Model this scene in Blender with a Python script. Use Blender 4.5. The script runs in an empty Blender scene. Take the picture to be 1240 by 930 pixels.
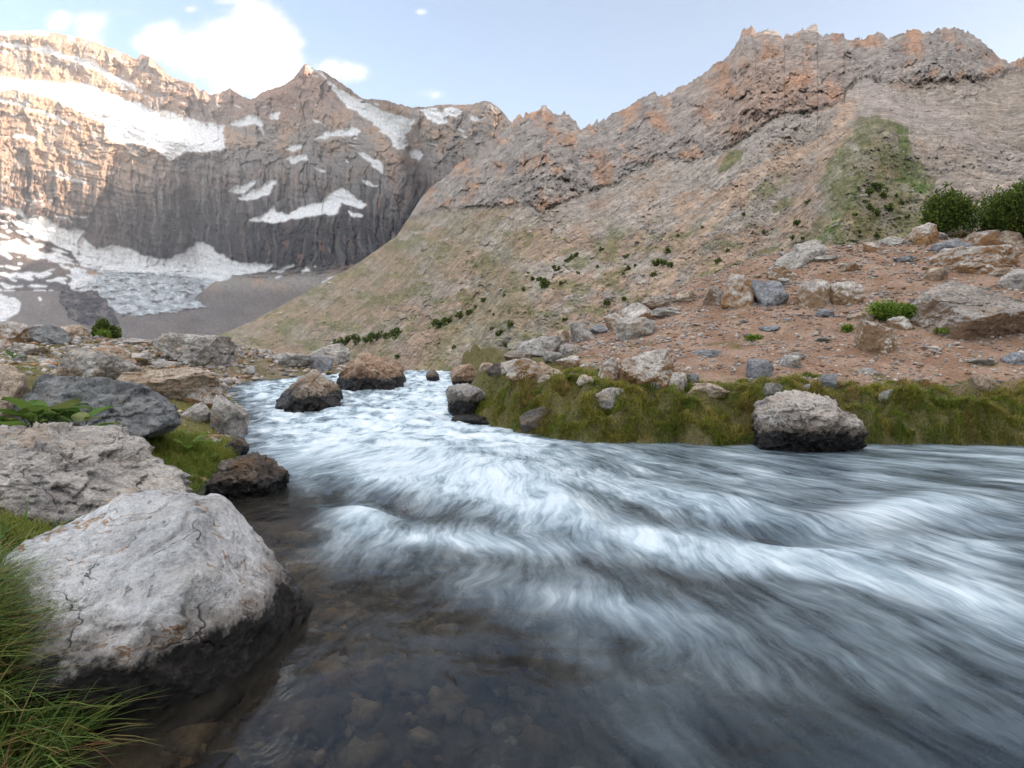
import bpy, bmesh, math, random
import numpy as np
from mathutils import Vector, Matrix, noise as mnoise

random.seed(7)
rng = np.random.default_rng(11)
scene = bpy.context.scene
COL = scene.collection
F = 758.0          # focal length in photo pixels
HZ = 450.0         # horizon row of the photo
EYE = 1.0          # eye height above the pool

# ------------------------------------------------------------------ noise
_P = np.random.default_rng(3).permutation(4096).astype(np.int64)
_P = np.concatenate([_P, _P])
_G2 = np.stack([np.cos(np.arange(64) * 2 * np.pi / 64), np.sin(np.arange(64) * 2 * np.pi / 64)], 1)
_g3 = np.random.default_rng(5).normal(size=(256, 3))
_G3 = _g3 / np.linalg.norm(_g3, axis=1)[:, None] * 1.3


def perlin2(x, y, seed=0):
    x = np.asarray(x, float); y = np.asarray(y, float)
    x, y = np.broadcast_arrays(x, y)
    xi = np.floor(x).astype(np.int64); yi = np.floor(y).astype(np.int64)
    xf = x - xi; yf = y - yi
    u = xf * xf * xf * (xf * (xf * 6 - 15) + 10); v = yf * yf * yf * (yf * (yf * 6 - 15) + 10)

    def h(a, b):
        return _G2[_P[(_P[(a + seed * 57) & 4095] + b) & 4095] & 63]

    def d(a, b, dx, dy):
        g = h(a, b)
        return g[..., 0] * dx + g[..., 1] * dy
    n00 = d(xi, yi, xf, yf); n10 = d(xi + 1, yi, xf - 1, yf)
    n01 = d(xi, yi + 1, xf, yf - 1); n11 = d(xi + 1, yi + 1, xf - 1, yf - 1)
    return 1.5 * ((n00 * (1 - u) + n10 * u) * (1 - v) + (n01 * (1 - u) + n11 * u) * v)


def fbm2(x, y, o=5, seed=0, gain=.5, lac=2.03):
    s = 0; a = 1; t = 0
    for k in range(o):
        s = s + a * perlin2(x * lac ** k, y * lac ** k, seed + k * 7); t += a; a *= gain
    return s / t


def ridged2(x, y, o=5, seed=0, gain=.5, lac=2.1):
    s = 0; a = 1; t = 0
    for k in range(o):
        s = s + a * (1 - 2 * np.abs(perlin2(x * lac ** k, y * lac ** k, seed + k * 7))); t += a; a *= gain
    return s / t


def perlin3(p, seed=0):
    pi = np.floor(p).astype(np.int64); f = p - pi
    w = f * f * f * (f * (f * 6 - 15) + 10)
    out = 0
    for i in (0, 1):
        for j in (0, 1):
            for k in (0, 1):
                hsh = _P[(_P[(_P[(pi[:, 0] + i + seed * 31) & 4095] + pi[:, 1] + j) & 4095] + pi[:, 2] + k) & 4095] & 255
                g = _G3[hsh]
                d = g[:, 0] * (f[:, 0] - i) + g[:, 1] * (f[:, 1] - j) + g[:, 2] * (f[:, 2] - k)
                wt = (w[:, 0] if i else 1 - w[:, 0]) * (w[:, 1] if j else 1 - w[:, 1]) * (w[:, 2] if k else 1 - w[:, 2])
                out = out + d * wt
    return out


def fbm3(p, o=4, seed=0, gain=.5):
    s = 0; a = 1; t = 0
    for k in range(o):
        s = s + a * perlin3(p * 2.03 ** k, seed + k * 5); t += a; a *= gain
    return s / t


def ridged3(p, o=4, seed=0, gain=.5):
    s = 0; a = 1; t = 0
    for k in range(o):
        s = s + a * (1 - 2 * np.abs(perlin3(p * 2.03 ** k, seed + k * 5))); t += a; a *= gain
    return s / t


_RJ = np.random.default_rng(21).random((4096, 4))


def facets2(x, y, seed=0):
    """broken planes: every cell is a little tilted face"""
    xi = np.floor(x).astype(np.int64); yi = np.floor(y).astype(np.int64)
    best = np.full(x.shape, 9.0); out = np.zeros(x.shape)
    for i in (-1, 0, 1):
        for j in (-1, 0, 1):
            r = _RJ[_P[(_P[(xi + i + seed * 57) & 4095] + yi + j) & 4095]]
            dx = x - (xi + i + r[..., 0]); dy = y - (yi + j + r[..., 1])
            d = dx * dx + dy * dy
            a = r[..., 2] * 6.2832
            v = (r[..., 3] - .5) * .7 + .75 * (dx * np.cos(a) + dy * np.sin(a))
            m = d < best
            best = np.where(m, d, best); out = np.where(m, v, out)
    return out


def facets3(p, seed=0):
    pi = np.floor(p).astype(np.int64)
    best = np.full(len(p), 9.0); out = np.zeros(len(p))
    for i in (-1, 0, 1):
        for j in (-1, 0, 1):
            for k in (-1, 0, 1):
                h = _P[(_P[(_P[(pi[:, 0] + i + seed * 31) & 4095] + pi[:, 1] + j) & 4095] + pi[:, 2] + k) & 4095]
                d3 = p - (pi + np.array([i, j, k]) + _RJ[h][:, :3])
                d = (d3 * d3).sum(1)
                v = (_RJ[h][:, 3] - .5) * .7 + .8 * (d3 * _G3[h & 255]).sum(1)
                m = d < best
                best = np.where(m, d, best); out = np.where(m, v, out)
    return out


def sstep(a, b, x):
    t = np.clip((x - a) / (b - a), 0, 1)
    return t * t * (3 - 2 * t)


def lerp(a, b, t):
    return a + (b - a) * t


def pip(px, py, poly):
    """points inside polygon, vectorised"""
    poly = np.asarray(poly, float)
    x0, y0 = poly.min(0); x1, y1 = poly.max(0)
    out = np.zeros(px.shape, bool)
    bb = (px >= x0) & (px <= x1) & (py >= y0) & (py <= y1)
    if not bb.any():
        return out
    X = px[bb]; Y = py[bb]; c = np.zeros(X.shape, bool)
    n = len(poly)
    for i in range(n):
        xa, ya = poly[i]; xb, yb = poly[(i + 1) % n]
        if ya == yb:
            continue
        m = ((ya > Y) != (yb > Y)) & (X < (xb - xa) * (Y - ya) / (yb - ya) + xa)
        c ^= m
    out[bb] = c
    return out


def segdist(px, py, pts):
    """distance to a polyline"""
    d = np.full(px.shape, 1e9)
    for (xa, ya), (xb, yb) in zip(pts[:-1], pts[1:]):
        vx, vy = xb - xa, yb - ya
        L = vx * vx + vy * vy + 1e-9
        t = np.clip(((px - xa) * vx + (py - ya) * vy) / L, 0, 1)
        d = np.minimum(d, np.hypot(px - xa - t * vx, py - ya - t * vy))
    return d


# ------------------------------------------------------------------ mesh helpers
def mesh_np(name, V, faces_list, col=None, smooth=True, attrs=None):
    """faces_list: list of (n,k) int arrays"""
    me = bpy.data.meshes.new(name)
    V = np.asarray(V, np.float32)
    me.vertices.add(len(V)); me.vertices.foreach_set('co', V.ravel())
    loops = np.concatenate([f.ravel() for f in faces_list]).astype(np.int32)
    tot = np.concatenate([np.full(len(f), f.shape[1]) for f in faces_list]).astype(np.int32)
    st = np.concatenate([[0], np.cumsum(tot)[:-1]]).astype(np.int32)
    me.loops.add(len(loops)); me.loops.foreach_set('vertex_index', loops)
    me.polygons.add(len(tot)); me.polygons.foreach_set('loop_start', st); me.polygons.foreach_set('loop_total', tot)
    if smooth:
        me.polygons.foreach_set('use_smooth', np.ones(len(tot), bool))
    me.update(calc_edges=True)
    if col is not None:
        a = me.attributes.new('Col', 'FLOAT_COLOR', 'POINT')
        c = np.ones((len(V), 4), np.float32); c[:, :3] = col
        a.data.foreach_set('color', c.ravel())
    for k, v in (attrs or {}).items():
        v = np.asarray(v, np.float32)
        if v.ndim == 1:
            a = me.attributes.new(k, 'FLOAT', 'POINT'); a.data.foreach_set('value', v)
        else:
            a = me.attributes.new(k, 'FLOAT_VECTOR', 'POINT'); a.data.foreach_set('vector', v.ravel())
    me.validate()
    return me


def grid_faces(nr, nc, keep=None):
    i = np.arange(nr - 1)[:, None] * nc + np.arange(nc - 1)[None, :]
    f = np.stack([i, i + 1, i + nc + 1, i + nc], -1).reshape(-1, 4)
    if keep is not None:
        f = f[keep[f].any(1)]
    return f


def compact(V, faces, *arrs):
    used = np.unique(faces)
    mp = np.full(len(V), -1); mp[used] = np.arange(len(used))
    return (V[used], mp[faces]) + tuple(a[used] for a in arrs)


def link(name, me, mat, parent=None):
    o = bpy.data.objects.new(name, me)
    COL.objects.link(o)
    if mat is not None and me is not None and len(me.materials) == 0:
        me.materials.append(mat)
    o.parent = parent
    return o


def tag(o, label=None, cat=None, group=None, kind=None):
    if label: o['label'] = label
    if cat: o['category'] = cat
    if group: o['group'] = group
    if kind: o['kind'] = kind
    return o


def empty(name, loc, rz=0):
    o = bpy.data.objects.new(name, None)
    COL.objects.link(o); o.location = loc; o.rotation_euler = (0, 0, rz); o.empty_display_size = .1
    return o


_ICO = {}


def ico(level):
    if level not in _ICO:
        bm = bmesh.new(); bmesh.ops.create_icosphere(bm, subdivisions=level, radius=1)
        V = np.array([v.co for v in bm.verts]); Fc = np.array([[v.index for v in f.verts] for f in bm.faces])
        bm.free(); _ICO[level] = (V / np.linalg.norm(V, axis=1)[:, None], Fc)
    return _ICO[level]


# ------------------------------------------------------------------ node helpers
class NT:
    def __init__(s, name):
        s.m = bpy.data.materials.new(name); s.m.use_nodes = True
        s.t = s.m.node_tree; s.t.nodes.clear()
        s.out = s.t.nodes.new('ShaderNodeOutputMaterial')

    def n(s, typ, **kw):
        nd = s.t.nodes.new(typ)
        for k, v in kw.items():
            setattr(nd, k, v)
        return nd

    def set(s, sock, v):
        if isinstance(v, bpy.types.NodeSocket):
            s.t.links.new(v, sock)
        elif v is not None:
            if sock.type == 'RGBA' and len(v) == 3:
                v = (*v, 1)
            sock.default_value = v

    def coord(s, k='Object'):
        return s.n('ShaderNodeTexCoord').outputs[k]

    def pos(s):
        return s.n('ShaderNodeNewGeometry').outputs['Position']

    def mapv(s, v, scale=(1, 1, 1), loc=(0, 0, 0), rot=(0, 0, 0)):
        nd = s.n('ShaderNodeMapping'); s.set(nd.inputs['Vector'], v)
        nd.inputs['Scale'].default_value = scale; nd.inputs['Location'].default_value = loc; nd.inputs['Rotation'].default_value = rot
        return nd.outputs[0]

    def noise(s, v, scale=5, detail=4, rough=.55, dist=0, out='Fac', typ='FBM', lac=2):
        nd = s.n('ShaderNodeTexNoise'); s.set(nd.inputs['Vector'], v)
        nd.noise_type = typ
        nd.inputs['Scale'].default_value = scale; nd.inputs['Detail'].default_value = detail
        nd.inputs['Roughness'].default_value = rough; nd.inputs['Distortion'].default_value = dist
        nd.inputs['Lacunarity'].default_value = lac
        return nd.outputs[out]

    def voro(s, v, scale=5, feature='F1', out='Distance', rand=1):
        nd = s.n('ShaderNodeTexVoronoi', feature=feature); s.set(nd.inputs['Vector'], v)
        nd.inputs['Scale'].default_value = scale; nd.inputs['Randomness'].default_value = rand
        return nd.outputs[out]

    def ramp(s, f, stops, interp='LINEAR'):
        nd = s.n('ShaderNodeValToRGB'); s.set(nd.inputs[0], f)
        r = nd.color_ramp; r.interpolation = interp
        while len(r.elements) < len(stops):
            r.elements.new(.5)
        for e, (p, c) in zip(r.elements, stops):
            e.position = p
            e.color = (c, c, c, 1) if not hasattr(c, '__len__') else (*c, 1)[:4]
        return nd.outputs[0]

    def mix(s, f, a, b, blend='MIX'):
        nd = s.n('ShaderNodeMix', data_type='RGBA', blend_type=blend)
        s.set(nd.inputs[0], f); s.set(nd.inputs[6], a); s.set(nd.inputs[7], b)
        return nd.outputs[2]

    def math(s, op, a, b=None, clamp=False):
        nd = s.n('ShaderNodeMath', operation=op, use_clamp=clamp)
        s.set(nd.inputs[0], a)
        if b is not None: s.set(nd.inputs[1], b)
        return nd.outputs[0]

    def vmath(s, op, a, b=None):
        nd = s.n('ShaderNodeVectorMath', operation=op)
        s.set(nd.inputs[0], a)
        if b is not None: s.set(nd.inputs[1], b)
        return nd.outputs[0]

    def sep(s, v):
        nd = s.n('ShaderNodeSeparateXYZ'); s.set(nd.inputs[0], v); return nd.outputs

    def comb(s, x, y, z):
        nd = s.n('ShaderNodeCombineXYZ')
        s.set(nd.inputs[0], x); s.set(nd.inputs[1], y); s.set(nd.inputs[2], z)
        return nd.outputs[0]

    def maprange(s, v, a, b, c=0, d=1, smooth=True):
        nd = s.n('ShaderNodeMapRange', interpolation_type='SMOOTHSTEP' if smooth else 'LINEAR')
        s.set(nd.inputs[0], v)
        for i, x in zip((1, 2, 3, 4), (a, b, c, d)):
            s.set(nd.inputs[i], x)
        return nd.outputs[0]

    def attr(s, name, out='Color'):
        return s.n('ShaderNodeAttribute', attribute_name=name).outputs[out]

    def bump(s, h, strength=.5, dist=.05, normal=None):
        nd = s.n('ShaderNodeBump'); s.set(nd.inputs['Height'], h)
        nd.inputs['Strength'].default_value = strength; nd.inputs['Distance'].default_value = dist
        if normal is not None: s.set(nd.inputs['Normal'], normal)
        return nd.outputs[0]

    def principled(s, color, rough=.9, normal=None, spec=.3, **kw):
        nd = s.n('ShaderNodeBsdfPrincipled')
        s.set(nd.inputs['Base Color'], color); s.set(nd.inputs['Roughness'], rough)
        s.set(nd.inputs['Specular IOR Level'], spec)
        if normal is not None: s.set(nd.inputs['Normal'], normal)
        for k, v in kw.items():
            s.set(nd.inputs[k], v)
        return nd.outputs[0]

    def done(s, sh):
        s.t.links.new(sh, s.out.inputs['Surface']); return s.m


# ------------------------------------------------------------------ world, sun, camera
SUN_AZ, SUN_EL = math.radians(118), math.radians(9.6)   # azimuth from +Y towards +X


def make_world():
    w = bpy.data.worlds.new('World'); scene.world = w; w.use_nodes = True
    t = w.node_tree; t.nodes.clear()
    h = NT.__new__(NT); h.t = t
    out = t.nodes.new('ShaderNodeOutputWorld'); bg = t.nodes.new('ShaderNodeBackground')
    sky = t.nodes.new('ShaderNodeTexSky'); sky.sky_type = 'NISHITA'; sky.sun_disc = False
    sky.sun_elevation = SUN_EL; sky.sun_rotation = SUN_AZ
    sky.altitude = 2500; sky.air_density = 1.0; sky.dust_density = 3.0; sky.ozone_density = .6
    # cumulus clouds, placed by direction in the sky
    d = h.sep(h.coord('Generated'))
    fy = h.math('MAXIMUM', d[1], .05)
    X = h.math('DIVIDE', d[0], fy); Z = h.math('DIVIDE', d[2], fy)
    v = h.comb(X, Z, 0)
    n1 = h.noise(v, 12, 8, .6, .3)
    n2 = h.noise(v, 30, 5, .6)
    warp = h.math('ADD', h.math('MULTIPLY', h.math('SUBTRACT', n1, .5), 2.3), h.math('MULTIPLY', h.math('SUBTRACT', n2, .5), .7))
    tot = None
    lobes = [(287, 72, 58, 52, 1.25), (310, 38, 36, 40, 1.2), (250, 72, 55, 36, 1.1), (192, 52, 34, 26, .95), (218, 62, 40, 26, 1.0),
             (340, 65, 26, 36, 1.1), (330, 95, 50, 34, 1.2), (415, 88, 30, 15, .95), (395, 82, 24, 14, .9), (112, 32, 30, 24, .72),
             (72, 26, 28, 18, .6), (108, 50, 24, 11, .8), (512, 14, 11, 6, .65), (515, 114, 26, 9, .62), (232, 11, 12, 6, .55), (160, 16, 24, 9, .5),
             (275, 2, 30, 8, .6), (30, 20, 16, 8, .4)]
    for (cx, cy, rx, ry, a) in lobes:
        u = h.math('DIVIDE', h.math('SUBTRACT', X, (cx - 620) / F), rx / F)
        q = h.math('DIVIDE', h.math('SUBTRACT', Z, (HZ - cy) / F), ry / F)
        r2 = h.math('ADD', h.math('MULTIPLY', u, u), h.math('MULTIPLY', q, q))
        g = h.math('MULTIPLY', h.math('EXPONENT', h.math('MULTIPLY', r2, -.75)), a)
        tot = g if tot is None else h.math('MAXIMUM', tot, g)
    dens = h.math('ADD', tot, h.math('MULTIPLY', warp, h.math('ADD', h.math('MULTIPLY', tot, 1.0), .03)))
    mask = h.math('MULTIPLY', h.maprange(dens, .30, .95), h.maprange(d[1], .08, .2))
    core = h.maprange(h.math('ADD', dens, h.math('MULTIPLY', h.math('SUBTRACT', n2, .5), .8)), .5, 1.3)
    ccol = h.mix(core, CLOUD_EDGE, CLOUD_CORE)
    # unseen cloud added overhead and behind to brighten and neutralise the light
    dv = h.coord('Generated')
    nb = h.noise(h.mapv(dv, (1, 1, 1.6)), 2.2, 7, .58, .3)
    reg = h.math('MAXIMUM', h.maprange(d[2], .58, .74), h.math('MULTIPLY', h.math('MULTIPLY', h.maprange(d[1], .15, -.30), h.maprange(d[2], .10, .45)), .7))
    mb = h.math('MULTIPLY', h.maprange(nb, .40, .60), reg)
    hs = t.nodes.new('ShaderNodeHueSaturation'); hs.inputs['Saturation'].default_value = .92; t.links.new(h.mix(1.0, sky.outputs[0], (1.01, .99, .985), 'MULTIPLY'), hs.inputs['Color'])
    base = h.mix(mb, hs.outputs[0], h.mix(h.maprange(nb, .45, .7), CLOUD_FILL, (5.6, 5.4, 5.3)))
    col = h.mix(mask, base, ccol)
    t.links.new(col, bg.inputs['Color']); bg.inputs['Strength'].default_value = SKY_STRENGTH
    t.links.new(bg.outputs[0], out.inputs['Surface'])


SKY_STRENGTH = .12
CLOUD_EDGE = (3.0, 2.95, 2.95)
CLOUD_CORE = (6.5, 6.2, 6.0)
CLOUD_FILL = (8.2, 7.7, 7.3)  # bright unseen cloud, added as neutral fill light
EXPOSURE = 1.86
SUN_STRENGTH = 5.0
HAZE = .6e-4
make_world()
sl = bpy.data.lights.new('sun', 'SUN'); sl.energy = SUN_STRENGTH; sl.angle = math.radians(.6); sl.color = (1, .82, .66)
so = bpy.data.objects.new('sun', sl); COL.objects.link(so)
sd = Vector((math.sin(SUN_AZ) * math.cos(SUN_EL), math.cos(SUN_AZ) * math.cos(SUN_EL), math.sin(SUN_EL)))
so.rotation_euler = sd.to_track_quat('Z', 'Y').to_euler()
so.location = (300, 50, 200)
cam = bpy.data.cameras.new('camera'); co = bpy.data.objects.new('camera', cam); COL.objects.link(co)
co.location = (0, 0, EYE); co.rotation_euler = (math.pi / 2, 0, 0)
cam.sensor_width = 36; cam.lens = 36 * F / 1240; cam.shift_y = -15 / 1240
cam.clip_start = .05; cam.clip_end = 40000
scene.camera = co
vs = scene.view_settings
vs.view_transform = 'Standard'; vs.look = 'None'; vs.exposure = EXPOSURE; vs.gamma = 1; vs.use_curve_mapping = False
scene.cycles.use_denoising = True
scene.cycles.max_bounces = 8; scene.cycles.diffuse_bounces = 3; scene.cycles.transparent_max_bounces = 8
scene.cycles.volume_bounces = 0


# ------------------------------------------------------------------ far mountain
def jag(px, amp, seed):
    return amp * (ridged2(px / 9, 0 * px + seed, 4, seed) * .8 + fbm2(px / 30, 0 * px + seed + 3.3, 3, seed + 1))


SKY_A = [(-80, 48), (0, 38), (50, 37), (75, 42), (110, 50), (140, 62), (165, 72), (172, 67), (180, 70), (205, 93), (235, 103), (243, 112), (247, 107), (252, 115),
         (266, 114), (278, 108), (290, 117), (304, 122), (320, 113), (345, 103), (360, 90), (368, 79), (372, 78), (380, 84), (390, 86), (410, 100), (440, 120), (468, 124),
         (480, 127), (500, 131), (540, 128), (575, 126), (590, 121), (605, 132), (618, 148), (640, 165), (700, 190)]
SNOW = [  # outlines of the snow fields and glacier ice on the far face
    [(-80, 42), (0, 38), (50, 37), (62, 42), (30, 40), (0, 42), (-80, 46)],
    [(-80, 40), (0, 52), (20, 54), (60, 58), (80, 67), (110, 72), (125, 83), (135, 90), (150, 97), (172, 111), (168, 112), (140, 98), (115, 84), (90, 74), (55, 64), (20, 57), (-80, 48)],
    [(-80, 86), (0, 93), (25, 96), (60, 100), (110, 102), (125, 112), (150, 120), (172, 127), (190, 136), (205, 135), (225, 142), (250, 150), (275, 150), (269, 155), (268, 165), (272, 182), (245, 184), (225, 182), (208, 194), (190, 182), (165, 172), (140, 172), (130, 165), (128, 150), (115, 142), (85, 130), (60, 116), (20, 110), (0, 109), (-80, 105)],
    [(0, 117), (30, 128), (65, 140), (90, 150), (60, 142), (25, 128), (0, 120)],
    [(85, 128), (110, 130), (135, 142), (130, 150), (105, 140)],
    [(80, 192), (108, 197), (105, 201), (85, 197)], [(55, 208), (80, 212), (112, 223), (95, 220), (60, 212)], [(18, 163), (45, 166), (40, 170), (20, 166)],
    [(278, 150), (300, 140), (312, 142), (318, 150), (320, 165), (316, 160), (310, 148), (290, 153)],
    [(328, 138), (340, 136), (336, 143), (328, 144)],
    [(345, 180), (367, 172), (366, 179), (352, 183)], [(348, 190), (370, 187), (374, 194), (352, 197)],
    [(380, 168), (395, 161), (415, 157), (428, 153), (440, 160), (425, 165), (405, 162), (392, 168)],
    [(370, 80), (378, 81), (388, 86), (400, 98), (410, 108), (430, 118), (455, 130), (480, 140), (502, 145), (496, 165), (490, 178), (482, 180), (470, 165), (455, 152), (440, 140), (420, 128), (405, 112), (396, 95), (380, 86)],
    [(495, 178), (515, 185), (505, 196), (495, 185)], [(540, 130), (560, 133), (552, 142), (535, 139)], [(505, 133), (528, 131), (545, 148), (530, 150), (515, 140)], [(568, 140), (590, 142), (575, 147)],
    [(432, 184), (445, 188), (466, 200), (462, 212), (452, 200), (438, 190)], [(436, 217), (450, 222), (463, 226), (445, 224)], [(380, 202), (394, 207), (390, 208)],
    [(275, 232), (290, 224), (310, 219), (305, 226), (292, 234)], [(300, 234), (318, 224), (333, 219), (330, 230), (318, 238), (300, 242), (290, 240)],
    [(298, 266), (315, 262), (330, 248), (335, 258), (348, 260), (365, 250), (390, 246), (398, 236), (415, 227), (425, 236), (446, 248), (438, 252), (415, 246), (408, 258), (375, 262), (342, 268), (315, 268)],
    [(423, 255), (438, 260), (436, 264), (425, 260)],
    [(0, 250), (25, 254), (35, 262), (20, 260), (0, 256)],
    [(28, 265), (46, 261), (70, 274), (95, 284), (118, 303), (135, 296), (160, 303), (183, 313), (200, 315), (225, 305), (240, 293), (252, 296), (262, 306), (285, 318), (330, 320), (322, 328), (290, 332), (265, 340), (245, 338), (220, 332), (190, 330), (150, 330), (120, 326), (98, 322), (92, 312), (80, 302), (62, 292), (45, 288), (30, 280), (26, 270)],
    [(0, 292), (20, 290), (30, 296), (55, 306), (80, 315), (95, 320), (70, 318), (40, 308), (15, 304), (0, 302)],
    [(80, 345), (100, 330), (118, 334), (105, 343), (88, 350)], [(70, 321), (90, 324), (100, 327), (80, 326)], [(12, 331), (40, 332), (35, 335), (15, 334)],
    [(-80, 350), (0, 357), (15, 362), (28, 365), (18, 380), (5, 388), (-80, 395)], [(40, 333), (56, 336), (50, 338)], [(46, 358), (53, 360), (50, 364)],
    [(330, 330), (345, 322), (358, 320), (345, 328)], [(385, 345), (402, 336), (410, 333), (395, 342)], [(365, 332), (372, 322), (376, 326)], [(330, 335), (340, 334), (336, 338)],
]
GLACIER = [(98, 322), (130, 326), (190, 330), (265, 338), (245, 352), (235, 362), (250, 372), (235, 375), (205, 378), (150, 384), (140, 378), (118, 352), (85, 350), (100, 335), (125, 332)]
DARKMASK = [(75, 345), (118, 352), (135, 372), (145, 392), (110, 396), (85, 388), (72, 362)]


def far_mountain():
    xs = np.arange(-80, 700, .85); nr = 470
    sky = np.interp(xs, [p[0] for p in SKY_A], [p[1] for p in SKY_A])
    sky = sky - jag(xs, 2.6, 4) * (1 - .85 * sstep(85, 20, xs))
    t = np.linspace(0, 1, nr)[:, None]
    bot = 470.0
    PY = sky[None, :] + (bot - sky[None, :]) * t
    PX = np.broadcast_to(xs[None, :], PY.shape).copy()
    Dtop = np.interp(PX, [-80, 0, 150, 270, 330, 372, 440, 500, 620, 700], [3500, 3400, 3250, 2950, 2650, 2350, 1900, 1650, 1350, 1250])
    D = Dtop - 420 * sstep(0, 1, (PY - 60) / 270) * np.interp(PX, [0, 200, 300, 420, 600], [.5, .5, .5, .6, 1.1])
    # snow shelf across the left half
    ys = np.interp(PX, [-80, 0, 60, 110, 150, 200, 250, 280, 320], [88, 99, 107, 115, 133, 155, 168, 166, 150])
    D += 260 * sstep(16, -16, PY - ys) * sstep(340, 240, PX)
    # ledge bands with snow in the middle of the wall
    yb = np.interp(PX, [260, 300, 340, 400, 450], [262, 250, 262, 252, 252])
    D += 110 * sstep(9, -9, PY - yb) * sstep(255, 290, PX) * sstep(470, 440, PX)
    # right ridge snow couloir
    yc = np.interp(PX, [370, 400, 440, 480, 500], [86, 108, 132, 158, 170])
    D += 120 * np.exp(-((PY - yc) / 22) ** 2) * sstep(365, 385, PX) * sstep(515, 495, PX)
    # gullies: behind the buttress and down the wall centre
    D += 160 * np.exp(-((PX - np.interp(PY, [150, 200, 300], [500, 505, 520])) / 13) ** 2) * sstep(150, 185, PY)
    D -= 130 * np.exp(-((PX - np.interp(PY, [150, 330], [455, 482])) / 20) ** 2) * sstep(150, 200, PY) * sstep(340, 300, PY)
    D += 120 * np.exp(-((PX - 235 - .06 * (PY - 200)) / 24) ** 2) * sstep(170, 210, PY)
    D -= 90 * np.exp(-((PX - 320) / 45) ** 2) * sstep(150, 260, PY)
    # glacier apron and moraine
    foot = np.interp(PX, [-80, 0, 60, 120, 230, 330, 420, 520], [235, 250, 290, 318, 322, 322, 318, 300])
    ap = np.clip((PY - foot) / (405 - foot), 0, 1.6)
    D -= 1050 * (Dtop / 3300) ** 1.6 * np.interp(PX, [-80, 0, 130, 260], [.62, .62, .75, 1]) * ap ** 1.15
    rock = sstep(.22, -.02, ap)
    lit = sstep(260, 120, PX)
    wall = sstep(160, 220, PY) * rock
    # relief
    wx = PX + 14 * fbm2(PX / 60, PY / 60, 3, 31); wy = PY + 10 * fbm2(PX / 50, PY / 50, 3, 33)
    ribs = ridged2(wx / 24, wy / 110, 4, 21)
    ribs2 = ridged2(wx / 9, wy / 46, 3, 24)
    crag = ridged2(wx / 42, wy / 36, 6, 27, .55)
    fine = fbm2(PX / 6, PY / 7, 3, 28, .6)
    dip = wy - .24 * wx
    led = perlin2(wx / 90, dip / 7.5, 41) + .6 * perlin2(wx / 50, dip / 3.6, 42)
    damp = .12 + .88 * sstep(0, 12, PY - sky[None, :])
    fx = PX + 5 * fbm2(PX / 14, PY / 14, 3, 35); fy = PY + 5 * fbm2(PX / 14, PY / 14, 3, 36)
    fac = 44 * facets2(fx / 26, fy / lerp(46, 110, wall), 3) + 30 * facets2(fx / 10, fy / lerp(22, 70, wall), 4) + 13 * facets2(fx / 5, fy / lerp(8, 20, wall), 5)
    rel = (-46 * ribs * (.3 + .7 * wall) - 13 * ribs2 * (.3 + .7 * wall) - 55 * crag * (1 - .4 * wall) - 9 * fine - 20 * led * (.5 + .5 * lit) + 1.1 * fac) * (1 - .42 * lit * (1 - wall))
    snow = np.zeros(PX.shape, bool)
    jx = PX + 7 * fbm2(PX / 14, PY / 10, 4, 51, .6); jy = PY + 4.5 * fbm2(PX / 12, PY / 7, 4, 52, .6)
    for poly in SNOW:
        snow |= pip(jx, jy, poly)
    gl = pip(jx, jy, GLACIER)
    dk = pip(jx, jy, DARKMASK)
    # ledge snow that lies on the strata
    ls = (perlin2(wx / 34, dip / 2.6, 43) + .7 * perlin2(wx / 13, dip / 2.2, 45)) > (.93 - .14 * sstep(220, 60, PX) + .4 * wall * sstep(80, 160, PX))
    ls &= (rock > .5) & (PX < 620)
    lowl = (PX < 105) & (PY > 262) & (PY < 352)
    ls2 = lowl & ((perlin2(wx / 20, (wy - .2 * wx) / 4.0, 46)) > .26)
    snow |= ls | ls2
    soft = snow.astype(float)
    # smooth the relief under snow
    k = soft.copy()
    for _ in range(5):
        k = (k + np.roll(k, 1, 0) + np.roll(k, -1, 0) + np.roll(k, 1, 1) + np.roll(k, -1, 1)) / 5
    glac_rel = 26 * fbm2(PX / 16, PY / 5, 5, 60, .6) - 18 * ridged2((PX + PY * .9) / 9, (PY - .3 * PX) / 5, 3, 61)
    D = D + rel * (Dtop / 3000) * (rock * (1 - .62 * k) + .12 * (1 - rock)) * damp * .9 + glac_rel * (1 - rock) * (gl | dk) + 16 * fbm2(PX / 16, dip / 5, 4, 63) * k
    D = np.maximum(D, 620)
    Xd = (PX - 620) / F; Zd = (HZ - PY) / F
    V = np.stack([Xd * D, D, EYE + Zd * D], -1)
    # colours of the rock, the ice and the scree themselves
    cn = fbm2(wx / 30, wy / 30, 5, 70); cn2 = fbm2(PX / 5, PY / 6, 4, 71, .65)
    vs_ = fbm2(wx / 7, wy / 75, 5, 72, .6)
    peach = np.array([.40, .285, .21]); grey = np.array([.29, .265, .245]); rust = np.array([.34, .17, .10])
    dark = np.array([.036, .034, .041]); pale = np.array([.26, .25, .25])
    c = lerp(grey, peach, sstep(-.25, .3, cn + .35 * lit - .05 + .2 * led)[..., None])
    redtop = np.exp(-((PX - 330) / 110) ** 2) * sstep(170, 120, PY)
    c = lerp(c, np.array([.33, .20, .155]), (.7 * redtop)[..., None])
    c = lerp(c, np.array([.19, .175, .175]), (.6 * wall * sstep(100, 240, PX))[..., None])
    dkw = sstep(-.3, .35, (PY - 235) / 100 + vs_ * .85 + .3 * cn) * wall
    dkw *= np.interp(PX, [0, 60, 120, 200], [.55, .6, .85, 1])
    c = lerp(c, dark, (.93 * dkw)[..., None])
    c = lerp(c, pale * .85, (sstep(.05, .35, fbm2(wx / 6, wy / 70, 5, 75, .65)) * wall * .55)[..., None])
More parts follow.
